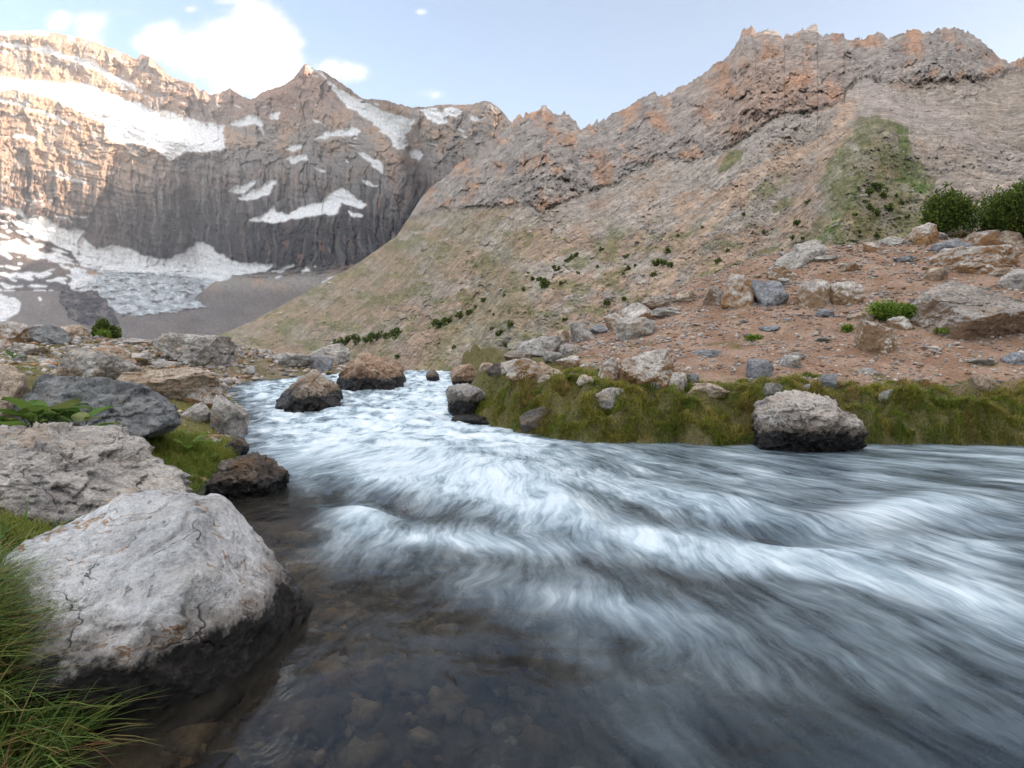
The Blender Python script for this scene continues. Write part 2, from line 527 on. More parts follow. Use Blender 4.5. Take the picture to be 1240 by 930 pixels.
    c = lerp(c, dark * .7, (sstep(.1, .35, fbm2(wx / 5, wy / 90, 5, 77, .65)) * wall * .7)[..., None])
    orr = sstep(.15, .45, fbm2(wx / 10, wy / 26, 4, 76, .6)) * wall
    c = lerp(c, rust, (orr * np.exp(-((PX - np.interp(PY, [180, 330], [468, 476])) / 13) ** 2) * .9)[..., None])
    c = lerp(c, rust, (orr * sstep(480, 520, PX) * .45 + .5 * orr * sstep(255, 285, PY) * sstep(270, 300, PX) * sstep(460, 420, PX))[..., None])
    scree = np.array([.185, .165, .16])
    c = lerp(c, scree * (1 + .25 * fbm2(PX / 30, PY / 12, 5, 80))[..., None], sstep(.25, .45, ap)[..., None])
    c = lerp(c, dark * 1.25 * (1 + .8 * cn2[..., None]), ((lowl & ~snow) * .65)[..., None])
    c = c * (1 + .30 * cn2 + .12 * vs_ * wall)[..., None]
    ice = lerp(np.array([.34, .37, .40]), np.array([.62, .66, .70]), sstep(-.2, .3, fbm2((PX + PY * 1.2) / 14, (PY - .4 * PX) / 6, 5, 81, .65))[..., None])
    ice = lerp(ice, np.array([.16, .15, .15]), sstep(.1, .35, fbm2(PX / 18, PY / 6, 5, 83, .6))[..., None])
    c = np.where(gl[..., None] & (k < .6)[..., None], ice, c)
    c = np.where(dk[..., None] & ~gl[..., None], lerp(dark * 1.6, c, sstep(-.1, .35, fbm2(PX / 12, PY / 8, 5, 87, .65))[..., None]) * (1 + .4 * cn2[..., None]), c)
    sn = np.array([.80, .81, .83]) * (1 + .06 * cn2)[..., None]
    sn = lerp(sn, np.array([.56, .60, .64]), (sstep(318, 335, PY) * sstep(-.1, .25, fbm2(PX / 22, PY / 5, 5, 85, .6)) * .8)[..., None])
    kk = np.clip(k * 1.5 - .1, 0, 1)
    kk = np.maximum(kk, soft * .9)
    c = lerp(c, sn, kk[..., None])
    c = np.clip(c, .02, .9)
    # back of the massif
    nb = 14
    backs = []
    top = V[0]
    for b in range(1, nb + 1):
        s_ = b / nb
        q = top.copy()
        q[:, 0] *= 1 + .42 * s_; q[:, 1] *= 1 + .42 * s_
        q[:, 2] = top[:, 2] * (1 - s_ ** 1.5) - 20 * s_ - 40 * s_ * (1 - s_) * ridged2(xs / 30, 0 * xs + b * .6, 3, 90)
        backs.append(q)
    V = np.concatenate([np.stack(backs[::-1]), V], 0)
    c = np.concatenate([np.broadcast_to(c[0], (nb,) + c[0].shape), c], 0)
    nR, nC = V.shape[:2]
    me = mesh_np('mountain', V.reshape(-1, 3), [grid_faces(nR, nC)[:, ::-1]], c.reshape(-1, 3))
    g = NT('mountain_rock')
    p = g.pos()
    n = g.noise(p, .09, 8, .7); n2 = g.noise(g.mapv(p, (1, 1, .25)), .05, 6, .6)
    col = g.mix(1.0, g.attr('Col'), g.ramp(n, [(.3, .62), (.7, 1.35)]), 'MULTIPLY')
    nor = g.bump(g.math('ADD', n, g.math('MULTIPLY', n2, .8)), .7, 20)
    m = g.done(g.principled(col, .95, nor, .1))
    return tag(link('mountain', me, m), kind='structure')


far_mountain()

# ------------------------------------------------------------------ right-hand valley side
SKY_H = [(255, 409), (265, 406), (300, 391), (350, 365), (430, 321), (480, 286), (492, 268), (510, 241), (530, 222), (545, 207), (575, 186), (600, 168), (620, 149), (628, 139), (640, 140), (648, 137), (655, 131), (662, 131),
         (675, 140), (688, 139), (694, 146), (700, 153), (703, 161), (720, 151), (740, 141), (757, 136), (765, 126), (780, 119), (790, 114), (796, 119), (810, 112), (832, 104), (850, 93),
         (868, 78), (876, 72), (886, 62), (895, 50), (898, 40), (911, 31), (916, 39), (930, 37), (942, 41), (948, 48), (958, 45), (978, 36), (988, 34), (994, 43), (1005, 41), (1022, 43), (1030, 47), (1045, 48), (1058, 44), (1066, 42),
         (1072, 46), (1090, 42), (1112, 40), (1128, 43), (1140, 38), (1155, 35), (1172, 38), (1186, 48), (1200, 60), (1208, 71), (1222, 77), (1232, 70), (1240, 66), (1300, 50), (1400, 40)]
PH0 = math.radians(62)
ROCKLINE = [(255, 395), (480, 282), (491, 265), (545, 252), (600, 250), (640, 247), (656, 257), (692, 239), (740, 222), (780, 203), (807, 187), (840, 195), (880, 180), (907, 160), (947, 135), (982, 135), (1010, 125), (1023, 119), (1024, 106),
            (1041, 94), (1099, 100), (1189, 95), (1240, 86), (1400, 90)]
HILL = {}


def hillside():
    phi_in = np.arctan((np.arange(256, 1262, .95) - 620) / F)
    phi_out = np.linspace(phi_in[-1], math.radians(150), 180)[1:]
    phi = np.concatenate([phi_in, phi_out])
    nr = 440
    tanp = np.tan(np.minimum(phi, math.radians(60)))
    px1 = 620 + F * tanp
    cosp = np.cos(np.minimum(phi, math.radians(60)))
    sky = np.interp(px1, [p[0] for p in SKY_H], [p[1] for p in SKY_H])
    sky = sky - (jag(px1, 3.2, 9) + 5.5 * facets2(px1 / 15, 0 * px1 + .5, 11) + 3.2 * facets2(px1 / 6, 0 * px1 + .5, 12)) * sstep(490, 540, px1)
    Ttop = (HZ - sky) / F * cosp
    off = sstep(math.radians(40), math.radians(60), phi)
    Ttop = lerp(Ttop, np.interp(phi, np.radians([40, 60, 90, 125, 150]), [.4, .50, .60, .60, .45]) + .02 * fbm2(phi * 20, phi * 0, 4, 12), off)
    Tbot = np.full_like(phi, -.028)
    wgt = np.exp(-(np.arange(-90, 91) / 32.0) ** 2); wgt /= wgt.sum()
    Tsm = np.convolve(np.pad(Ttop, 90, mode='edge'), wgt, 'valid') + .012
    t = np.linspace(0, 1, nr)[:, None]        # 0 bottom, 1 ridge
    T = Tbot[None, :] + (Ttop - Tbot)[None, :] * t
    PX = np.broadcast_to(px1[None, :], T.shape)
    PY = HZ - F * T / cosp[None, :]
    cosd = np.maximum(np.cos(phi - PH0), .14)
    r0 = 62 / cosd
    kk = np.interp(PX[0], [255, 400, 520, 700, 900, 1240, 1400, 1900], [.70, .78, .84, .86, .885, .87, .88, .905])
    tt = np.clip((T - Tbot[None, :]) / (Tsm - Tbot)[None, :], 0, 1.06) ** .92
    R = r0[None, :] / (1 - np.minimum(kk[None, :] * tt, .905))
    rl = np.interp(PX, [p[0] for p in ROCKLINE], [p[1] for p in ROCKLINE])
    nz = fbm2(PX / 26, PY / 26, 5, 101, .55)
    rockm = sstep(5, -5, PY - rl + 9 * nz)
    H = R * T
    wv = (-.469 * np.sin(phi) + .883 * np.cos(phi))[None, :] * R      # distance along the valley
    # large forms, in parts of the distance
    m = np.zeros_like(R)

    def gauss(x, y, sx, sy, a):
        nonlocal m
        m = m + a * np.exp(-((PX - x) / sx) ** 2 - ((PY - y) / sy) ** 2)
    gauss(935, 95, 80, 75, -.11); gauss(905, 60, 30, 40, -.06); gauss(985, 70, 30, 40, .05); gauss(780, 160, 45, 45, -.07); gauss(660, 180, 40, 50, -.10); gauss(560, 220, 35, 40, -.07)
    gauss(1110, 120, 70, 26, .16); gauss(1040, 90, 20, 30, .08); gauss(1150, 65, 45, 30, -.04)
    d1 = segdist(PX, PY, [(1070, 130), (1045, 190), (1010, 300)])
    m = m - .17 * np.exp(-(d1 / 48) ** 2) + .07 * np.exp(-((PX - 960 + .4 * (PY - 220)) / 35) ** 2) * sstep(130, 180, PY)
    m = m + .05 * np.exp(-(segdist(PX, PY, [(705, 240), (600, 330), (560, 400)]) / 22) ** 2)
    wx = PX + 12 * fbm2(PX / 50, PY / 50, 3, 110); wy = PY + 12 * fbm2(PX / 50, PY / 50, 3, 111)
    fx = PX + .35 * PY + 6 * fbm2(PX / 15, PY / 15, 3, 37); fy = PY - .25 * PX + 6 * fbm2(PX / 15, PY / 15, 3, 38)
    crag = ridged2((wx + wy * .3) / 55, (wy - .25 * wx) / 50, 6, 113, .56)
    crag2 = ridged2((wx + .45 * wy) / 13, (wy - .2 * wx) / 24, 4, 115, .55)
    led = perlin2(wx / 60, (wy + .45 * wx) / 8, 117)
    fine = fbm2(PX / 5, PY / 5, 3, 118, .6)
    gul = fbm2(wv / 26, H / 260 + 3, 5, 119, .6)
    scr = fbm2(PX / 3.2, PY / 2.6, 3, 121, .7)
    blk = np.maximum(fbm2(PX / 9, PY / 6, 3, 122, .8) - .15, 0) * 2 * sstep(-.15, .2, fbm2(PX / 60, PY / 40, 3, 123))
    damp = .35 + .65 * sstep(0, 12, PY - sky[None, :])
    m = m + damp * rockm * (-.042 * (crag - .25) - .018 * (crag2 - .2) - .006 * fine - .008 * led + .014 * facets2(fx / 40, fy / 40, 6) + .016 * facets2(fx / 15, fy / 17, 7) + .009 * facets2(fx / 6, fy / 6.5, 8)) + (1 - rockm) * (.009 * gul * sstep(1150, 960, PX) + .006 * scr - .012 * blk + .02 * fbm2(PX / 40, PY / 40, 5, 124, .6) + .009 * facets2(fx / 9, fy / 6, 9) * sstep(-.1, .3, fbm2(PX / 50, PY / 30, 3, 125)) + .004 * facets2(fx / 4, fy / 3, 10))
    low = sstep(0, .06, t)
    R = R * (1 + m * low)
    V = np.stack([np.sin(phi)[None, :] * R, np.cos(phi)[None, :] * R, EYE + T * R], -1)
    # colours of ground cover
    a3 = lambda *q: np.array(q)
    cn = fbm2(PX / 34, PY / 30, 5, 130); c2 = fbm2(PX / 11, PY / 8, 6, 131, .8)
    streak = fbm2(wv / 9, H / 120, 5, 133, .6) * sstep(1150, 960, PX)
    grey = a3(.27, .24, .215); rust = a3(.35, .21, .135); dkr = a3(.15, .135, .13)
    cr = lerp(grey, rust, sstep(-.06, .40, cn + .25 * fbm2(wx / 12, wy / 16, 4, 135, .6))[..., None])
    cr = lerp(cr, dkr, (sstep(.0, .4, fbm2(wx / 15, wy / 26, 5, 136, .6)) * .6)[..., None])
    tower = np.exp(-((PX - 930) / 80) ** 2 - ((PY - 120) / 55) ** 2)
    cr = lerp(cr, rust * a3(1.05, 1.0, 1.0), (.5 * tower)[..., None])
    bed = perlin2(wx / 40, (wy + .45 * wx) / 4.5, 137) + .6 * perlin2(wx / 18, (wy + .5 * wx) / 2.4, 138)
    cr = cr * (1 + .7 * c2 + .15 * crag2 + .22 * bed)[..., None]
    tan = a3(.31, .225, .165); scg = a3(.30, .262, .225); brown = a3(.20, .15, .105)
    cs = lerp(tan, scg, sstep(-.25, .25, fbm2(PX / 45, PY / 28, 4, 140) + .6 * streak + .35 * sstep(320, 180, PY) - .1)[..., None])
    cs = lerp(cs, brown, (sstep(620, 480, PX) * .55 * sstep(-.2, .25, streak))[..., None])
    cs = lerp(cs, a3(.30, .255, .212), (sstep(1080, 1160, PX) * .7)[..., None])
    # grass
    gm = np.zeros(PX.shape)
    jx = PX + 10 * fbm2(PX / 22, PY / 22, 4, 142); jy = PY + 8 * fbm2(PX / 20, PY / 18, 4, 143)
    big = pip(jx, jy, [(1041, 143), (1065, 140), (1099, 155), (1111, 192), (1130, 215), (1130, 240), (1100, 300), (985, 305), (978, 288), (1000, 240), (985, 215), (990, 195), (1011, 178), (1029, 155)])
    gm = np.maximum(gm, big * (.5 + .5 * sstep(-.25, .3, fbm2(PX / 18, PY / 26, 4, 144))))
    brt = pip(jx, jy, [(1085, 150), (1100, 158), (1104, 195), (1130, 225), (1120, 236), (1085, 218), (1092, 195)]) | pip(jx, jy, [(1035, 222), (1040, 228), (1012, 285), (985, 298), (992, 285), (1018, 250)])
    gm = np.maximum(gm, .9 * pip(jx, jy, [(863, 207), (885, 185), (902, 180), (895, 196), (877, 207)]))
    gm = np.maximum(gm, .75 * (pip(jx, jy, [(905, 235), (945, 195), (965, 195), (965, 250), (900, 262)])) * sstep(-.2, .2, cn))
    lows = sstep(-.1, .3, fbm2(PX / 40, PY / 16, 4, 147) + .25 * fbm2(PX / 6, PY / 4, 3, 148)) * (PY > 255) * sstep(255, 290, PY)
    gm = np.maximum(gm, .75 * lows * (1 - rockm))
    lft = sstep(-.02, .25, fbm2(wv / 40, H / 60, 4, 150) + .12) * sstep(690, 600, PX) * sstep(235, 262, PY)
    gm = np.maximum(gm, .42 * lft)
    grass = lerp(a3(.105, .118, .042), a3(.15, .145, .06), sstep(-.2, .2, c2)[..., None])
    cs = cs * (1 + .65 * c2 + .40 * streak * sstep(1200, 1000, PX) + .10 * fbm2(wv / 3.2, H / 60, 4, 158, .6) * sstep(1120, 1000, PX))[..., None]
    cs = lerp(cs, grass * (1 + .3 * c2)[..., None], (np.minimum(gm * 1.1, 1) * .85 * (1 - .4 * sstep(.1, .5, c2)))[..., None])
    cs = np.where(brt[..., None], lerp(lerp(a3(.11, .125, .05), a3(.095, .13, .042), sstep(-.2, .2, cn)[..., None]) * (1 + .4 * c2)[..., None], cs, sstep(.0, .3, c2)[..., None]), cs)
    # bare tracks of scree
    for pts, wd, am, cc in [([(1030, 130), (1010, 165), (960, 190), (907, 215), (872, 255), (836, 302), (795, 356)], 11, .85, (.40, .29, .21)), ([(1025, 160), (1000, 185), (985, 215), (962, 260), (948, 300)], 8, .7, (.36, .26, .19)),
                            ([(985, 125), (940, 160), (905, 180)], 14, .7, (.33, .29, .265)), ([(1041, 94), (1040, 75), (1046, 60)], 4, .7, (.36, .32, .29)), ([(1050, 110), (1090, 130), (1150, 150), (1240, 210)], 22, .6, (.34, .29, .265)),
                            ([(545, 300), (580, 270), (620, 250)], 4, .4, (.36, .29, .24)), ([(485, 290), (540, 268)], 3, .4, (.4, .37, .34))]:
        d = segdist(jx, jy, pts)
        cs = lerp(cs, np.array(cc) * (1 + .3 * c2)[..., None], (am * sstep(wd, wd * .35, d) * (1 - rockm * (wd > 5)))[..., None])
    # scattered pale blocks
    st = sstep(.34, .5, fbm2(PX / 8, PY / 5, 4, 152, .85) + .3 * fbm2(PX / 50, PY / 30, 3, 153)) * (1 - rockm)
    cs = lerp(cs, a3(.36, .34, .32), (.7 * st)[..., None])
    st2 = sstep(.34, .5, fbm2(PX / 10, PY / 6, 4, 155, .8) + .1 * sstep(640, 720, PX) * sstep(330, 240, PY) + .25 * fbm2(PX / 60, PY / 30, 3, 157)) * (1 - rockm)
    cs = lerp(cs, a3(.13, .115, .11), (.55 * st2)[..., None])
    c = np.clip(lerp(cs, cr, rockm[..., None]), .02, .6)
    rk = np.concatenate([rockm, np.repeat(rockm[-1:], 10, 0)], 0).ravel(); gr = np.concatenate([np.maximum(gm, brt), np.repeat(gm[-1:], 10, 0)], 0).ravel()
    HILL.update(phi=phi, V=V, px=px1, T=T, cosp=cosp, Tbot=Tbot, Ttop=Ttop)
    nb = 10
    top = V[-1]; backs = []
    for b in range(1, nb + 1):
        s_ = b / nb
        q = top.copy(); q[:, :2] *= 1 + .6 * s_
        q[:, 2] = top[:, 2] * (1 - s_ ** 1.1) - 5 * s_
        backs.append(q)
    V = np.concatenate([V, np.stack(backs)], 0)
    c = np.concatenate([c, np.broadcast_to(c[-1], (nb,) + c[-1].shape)], 0)
    nR, nC = V.shape[:2]
    me = mesh_np('hillside', V.reshape(-1, 3), [grid_faces(nR, nC)], c.reshape(-1, 3), attrs={'rock': rk, 'turf': gr})
    g = NT('hillside_ground')
    p = g.pos()
    rk_ = g.attr('rock', 'Fac'); tf_ = g.attr('turf', 'Fac')
    n = g.noise(p, .35, 9, .72); n2 = g.noise(p, .05, 8, .65)
    col = g.mix(1.0, g.attr('Col'), g.ramp(n, [(.32, .52), (.68, 1.5)]), 'MULTIPLY')
    col = g.mix(1.0, col, g.ramp(n2, [(.3, .78), (.7, 1.24)]), 'MULTIPLY')
    # rubble: separate stones of their own tone
    stone_h = None
    for sc_, w_ in ((.16, .34), (.42, .36), (1.0, .38)):
        vv = g.vmath('ADD', p, g.mapv(g.noise(p, sc_ * 2.2, 3, .6, out='Color'), (.7 / sc_ * .5,) * 3))
        dd_ = g.voro(vv, sc_); cc_ = g.sep(g.voro(vv, sc_, out='Color'))
        pick = g.math('MULTIPLY', g.maprange(dd_, w_, w_ - .08), g.maprange(cc_[0], .55, .6))
        pick = g.math('MULTIPLY', pick, g.math('MULTIPLY', g.maprange(g.noise(p, .022 / sc_ ** .3, 3), .36, .58), g.math('SUBTRACT', 1, g.math('MULTIPLY', tf_, .75))))
        tone = g.ramp(cc_[1], [(0, (.10, .09, .085)), (.45, (.24, .215, .20)), (1, (.42, .39, .36))])
        col = g.mix(g.math('MULTIPLY', pick, .75), col, tone)
        hh_ = g.math('MULTIPLY', pick, .5 / sc_)
        stone_h = hh_ if stone_h is None else g.math('ADD', stone_h, hh_)
    pj = g.vmath('ADD', p, g.mapv(g.noise(p, .06, 4, .6, out='Color'), (14, 14, 14)))
    blk = g.voro(g.mapv(pj, (1, 1, .55), rot=(.3, .5, 0)), .055); blk2 = g.voro(g.mapv(pj, (1, 1, .6), rot=(.3, .5, 0)), .17)
    crag_h = g.math('MULTIPLY', rk_, g.math('ADD', g.math('MULTIPLY', blk, 9), g.math('MULTIPLY', blk2, 3.5)))
    hgt = g.math('ADD', g.math('ADD', g.math('MULTIPLY', n, 1.1), g.math('MULTIPLY', n2, 2.0)), g.math('ADD', stone_h, crag_h))
    nor = g.bump(hgt, .8, 1.0)
    m_ = g.done(g.principled(col, .95, nor, .1))
    return tag(link('hillside', me, m_), kind='structure')


hillside()


def hill_point(px, py):
    j = int(np.argmin(np.abs(HILL['px'] - px)))
    T = (HZ - py) / F * HILL['cosp'][j]
    f = (T - HILL['Tbot'][j]) / (HILL['Ttop'][j] - HILL['Tbot'][j])
    i = int(round(f * (HILL['V'].shape[0] - 1)))
    return HILL['V'][max(0, min(i, HILL['V'].shape[0] - 1)), j]


# valley floor: one sheet to the horizon
def valley_floor():
    n = 48
    r = np.array([0, 60, 200, 800, 3000, 5400]); a = np.linspace(0, 2 * np.pi, n, endpoint=False)
    V = np.stack([r[:, None] * np.cos(a), r[:, None] * np.sin(a), np.full((len(r), n), -3.2)], -1).reshape(-1, 3)
    fs = []
    for i in range(len(r) - 1):
        for j in range(n):
            fs.append((i * n + j, i * n + (j + 1) % n, (i + 1) * n + (j + 1) % n, (i + 1) * n + j))
    me = mesh_np('valley_floor', V, [np.array(fs)[:, ::-1]])
    g = NT('valley_gravel')
    n_ = g.noise(g.pos(), .3, 8, .65)
    m = g.done(g.principled(g.ramp(n_, [(.3, (.12, .10, .08)), (.7, (.26, .22, .18))]), .95))
    tag(link('valley_floor', me, m), kind='structure')


valley_floor()

# ------------------------------------------------------------------ near ground and river
RB = [(-2.4, 34), (-2.2, 26), (-1.75, 20), (-1.4, 16), (-1.05, 13), (-.75, 11.2), (-.35, 10), (.3, 9.2), (1.0, 8.62), (2.5, 8.42), (5, 8.4), (8, 8.3), (12, 8.0), (20, 7.2), (40, 6)]
LB = [(-8.5, 34), (-6.2, 25), (-5.2, 22), (-6.0, 19), (-7.3, 17), (-6.7, 15), (-5.4, 12.5), (-4.15, 9.8), (-3.05, 6.9), (-2.72, 5.6), (-2.3, 4.6), (-1.85, 3.5), (-1.5, 2.6), (-1.22, 1.7), (-1.12, 1.0), (-1.2, -5)]
RIVER = RB + [(40, -5)] + LB[::-1]


def wlevel(y):
    return np.interp(y, [-10, 8.2, 10, 13, 16, 18.5, 20, 21, 26, 45], [0, 0, .12, .37, .62, .83, .94, .965, .95, .6])


def axis(segs):
    out = [segs[0][0]]
    for a, b, d in segs:
        n = max(1, int(round((b - a) / d)))
        out += list(np.linspace(a, b, n + 1)[1:])
    return np.array(out)


GX = axis([(-48, -20, .5), (-20, -8, .12), (-8, -3.5, .05), (-3.5, 3, .03), (3, 10, .045), (10, 20, .09), (20, 50, .5)])
GY = axis([(-5, .5, .25), (.5, 4, .03), (4, 12, .04), (12, 24, .07), (24, 50, .25)])


def bank_dist(x, y):
    ins = pip(x, y, RIVER)
    d = np.minimum(segdist(x, y, RB), segdist(x, y, LB))
    return np.where(ins, -d, d)


def ground_height():
    X, Y = np.meshgrid(GX, GY)
    X = X.copy(); Y = Y.copy()
    wob = .16 * fbm2(X / .9, Y / .9, 4, 201) + .34 * fbm2(X / .6, Y / .5, 3, 202) * sstep(-.5, .5, X) * sstep(7, 8, Y)
    d = bank_dist(X, Y) + wob * sstep(0, 2, np.hypot(X, Y - 1))
    W = wlevel(Y)
    right = X > np.interp(Y, [-5, 3, 9, 20, 50], [3, 2.2, -1.5, -3.6, -5])
    s = np.interp(X, [-6, 0, 2.1, 6, 10, 16, 25], [.05, .075, .135, .30, .405, .44, .46])
    yc = np.minimum(Y, 20 + .6 * np.tanh((Y - 20) / .6) * (Y > 20))
    HR = .60 + .28 * sstep(8.4, 10.2, Y) + s * np.maximum(yc - 10, 0) - .14 * np.maximum(Y - 21, 0)
    HR = HR + .10 * fbm2(X / 2.2, Y / 2.2, 4, 203) + .35 * sstep(11, 20, Y) * fbm2(X / 3.5, Y / 3.5, 3, 205)
    tus = sstep(1.9, .5, d) * sstep(-.1, .3, d)
    HR = HR + tus * (.34 * fbm2(X / .75, Y / .5, 3, 215) + .16 * fbm2(X / .26, Y / .22, 2, 217)) + .16 * fbm2(X / 1.6, Y / 2.5, 3, 219) * sstep(3.5, .8, d)
    HR = np.maximum(HR, W + .15)
    dl = np.maximum(d, 0)
    HL = W + .10 + .19 * np.minimum(dl, 3.5) + .085 * np.clip(dl - 3.5, 0, 7) + .02 * np.maximum(dl - 10.5, 0) + .10 * fbm2(X / 1.6, Y / 1.6, 4, 207) * sstep(.2, 2, dl)
    HL = HL + .20 * np.exp(-((X + 3.35) / .6) ** 2 - ((Y - 6.9) / 1.3) ** 2)
    HL = HL - .12 * np.maximum(Y - 26, 0)
    HL = HL + .30 * np.exp(-((X + 1.66) / .36) ** 2 - ((Y - 1.80) / .38) ** 2) + .22 * np.exp(-((X + 3.35) / .55) ** 2 - ((Y - 4.62) / .22) ** 2) + .18 * np.exp(-((X + 2.6) / .6) ** 2 - ((Y - 2.6) / .5) ** 2)
    Ht = np.where(right, HR, HL)
    rsc = .34 * np.clip(1 + 1.5 * fbm2(X / .7, Y / 1.2, 3, 216), .4, 2.4)
    rise = 1 - np.exp(-(dl / np.where(right, rsc, .42)) ** 1.25)
    land = W - .05 + (Ht - W + .05) * rise
    shal = sstep(1.6, -1.2, X) * sstep(7.5, 4.5, Y)
    depth = .62 * (1 - np.exp(np.minimum(d, 0) / .8)) * lerp(1, .52, shal)
    bed = W - .05 - depth + .09 * fbm2(X / .5, Y / .5, 4, 209) + .10 * np.maximum(fbm2(X / .33, Y / .4, 2, 211), 0)
    Z = np.where(d > 0, land, bed)
    Z = Z + np.where(d > 0, .022 * fbm2(X / .22, Y / .22, 4, 213, .6), 0)
    edge = np.maximum(np.maximum(-X - 40, X - 42), 0) * .5 + np.maximum(Y - 44, 0) * .6 + np.maximum(-Y - 3, 0) * .9
    return X, Y, Z - edge, d, right


GXm, GYm, GZ, GD, GRIGHT = ground_height()


def gz(x, y, A=None):
    A = GZ if A is None else A
    x = np.atleast_1d(np.asarray(x, float)); y = np.atleast_1d(np.asarray(y, float))
    i = np.clip(np.searchsorted(GX, x) - 1, 0, len(GX) - 2); j = np.clip(np.searchsorted(GY, y) - 1, 0, len(GY) - 2)
    u = np.clip((x - GX[i]) / (GX[i + 1] - GX[i]), 0, 1); v = np.clip((y - GY[j]) / (GY[j + 1] - GY[j]), 0, 1)
    return (A[j, i] * (1 - u) + A[j, i + 1] * u) * (1 - v) + (A[j + 1, i] * (1 - u) + A[j + 1, i + 1] * u) * v


def hit(px, py, water=True):
    """the place on the ground (or the water) that the photo shows at a pixel"""
    Y = np.arange(1.2, 40, .01)
    x = (px - 620) / F * Y; z = EYE + (HZ - py) / F * Y
    g = gz(x, Y)
    if water:
        g = np.where(gz(x, Y, GD) < 0, np.maximum(g, wlevel(Y)), g)
    k = np.nonzero(z <= g)[0]
    i = k[0] if len(k) else int(np.argmin(z - g))
    return np.array([x[i], Y[i], g[i]])


def grass_mask(x, y):
    """how grassy the bank is, 0..1"""
    d = gz(x, y, GD); rt = gz(x, y, GRIGHT.astype(float)) > .5
    n = fbm2(x / .8, y / .8, 4, 301); n2 = fbm2(x / 2.5, y / 2.5, 3, 303)
    wide = np.interp(x, [-2, 0, 2, 4, 6, 9], [.8, 2.2, 2.2, 1.25, 1.35, 1.3])
    r = sstep(wide + .45, wide - .35, d + .9 * n) + .75 * sstep(.12, .4, n + .45 * n2 - np.interp(x, [-1, 2, 5], [-.12, -.05, .05]) - .05 * np.maximum(y - 10.5, 0))
    l = sstep(-.2, .15, n2 * .6 + n * .6 + .14) * np.interp(y, [3, 9, 14, 22], [1, .95, .75, .5])
    l = np.maximum(l, np.exp(-((x + 3.2) / .55) ** 2 - ((y - 6.6) / 1.3) ** 2) * 1.3)
    l = np.maximum(l, 1.2 * sstep(3.2, 2.2, y))
    m = np.where(rt, r, l)
    return np.clip(m, 0, 1) * (d > .02)


def build_ground():
    X, Y, Z, d = GXm, GYm, GZ, GD
    gm = grass_mask(X.ravel(), Y.ravel()).reshape(X.shape)
    n = fbm2(X / .7, Y / .7, 5, 221); n2 = fbm2(X / .09, Y / .09, 3, 223, .6)
    soil = lerp(np.array([.225, .135, .088]), np.array([.30, .205, .15]), sstep(-.3, .3, n)[..., None])
    soilL = lerp(np.array([.20, .15, .105]), np.array([.30, .25, .20]), sstep(-.3, .3, n)[..., None])
    c = np.where(GRIGHT[..., None], soil, soilL)
    c = lerp(c, np.array([.10, .095, .035]), (gm * .9)[..., None])
    bedc = lerp(np.array([.125, .10, .068]), np.array([.07, .068, .065]), sstep(-.25, .25, n)[..., None])
    c = np.where((d < .03)[..., None], bedc, c)
    c = np.clip(c * (1 + .3 * n2)[..., None], .015, .6)
    nR, nC = X.shape
    me = mesh_np('ground', np.stack([X, Y, Z], -1).reshape(-1, 3), [grid_faces(nR, nC)], c.reshape(-1, 3))
    g = NT('ground_soil')
    p = g.pos()
    nz = g.noise(p, 22, 6, .65); v = g.voro(p, 38)
    col = g.mix(1.0, g.attr('Col'), g.ramp(nz, [(.25, .6), (.75, 1.4)]), 'MULTIPLY')
    nor = g.bump(g.math('ADD', nz, g.math('MULTIPLY', v, .7)), .7, .03)
    m = g.done(g.principled(col, .92, nor, .2))
    tag(link('ground', me, m), kind='structure')


build_ground()

# ------------------------------------------------------------------ water
FOAM = [  # (px, py, rx, ry, tilt deg, amount): where the broken water lies
    (490, 560, 150, 60, 8, .62), (640, 565, 110, 34, 8, .55), (560, 505, 110, 26, 0, .75), (760, 600, 120, 30, 14, .4), (1000, 640, 260, 50, 4, .3), (430, 600, 60, 40, 0, .4),
    (560, 695, 170, 34, 8, .24), (420, 665, 110, 26, 0, .24), (740, 735, 190, 46, 12, .28), (900, 800, 170, 50, 24, .26),
    (430, 520, 130, 34, 0, .9), (520, 470, 60, 26, 0, 1.0), (330, 475, 50, 18, 0, .7), (420, 560, 110, 30, 5, .6), (600, 530, 110, 18, 4, .6), (560, 585, 110, 26, 24, .75),
    (660, 610, 80, 30, 38, .75), (430, 625, 55, 22, -5, .85), (500, 650, 90, 12, 5, .55), (600, 655, 90, 16, 8, .6), (760, 655, 110, 20, 10, .75), (900, 680, 130, 18, 10, .65), (860, 615, 110, 16, 10, .6),
    (980, 668, 120, 16, 0, .6), (1080, 622, 90, 14, -8, .5), (1190, 614, 100, 14, 4, .55), (1060, 700, 140, 24, 16, .55), (1200, 720, 110, 40, 26, .6), (1190, 660, 90, 22, 12, .45), (1180, 800, 90, 40, 34, .35),
    (980, 560, 240, 8, 1, .30), (1000, 585, 250, 12, 2, .33), (840, 570, 90, 10, 10, .4), (790, 740, 130, 12, 8, .22), (800, 900, 90, 60, 35, .22), (1000, 780, 150, 30, 32, .3), (720, 800, 130, 30, 20, .16)]
HOLES = [(480, 605, 42, 13, 20, .7), (405, 600, 22, 18, 0, .7), (400, 565, 40, 12, 0, .35), (940, 643, 70, 10, 6, .65), (690, 655, 60, 14, 30, .35), (1200, 575, 80, 9, 4, .4), (390, 475, 40, 8, 0, .3), (620, 560, 60, 8, 12, .35), (780, 628, 40, 10, 25, .35), (1150, 640, 60, 9, 0, .3)]
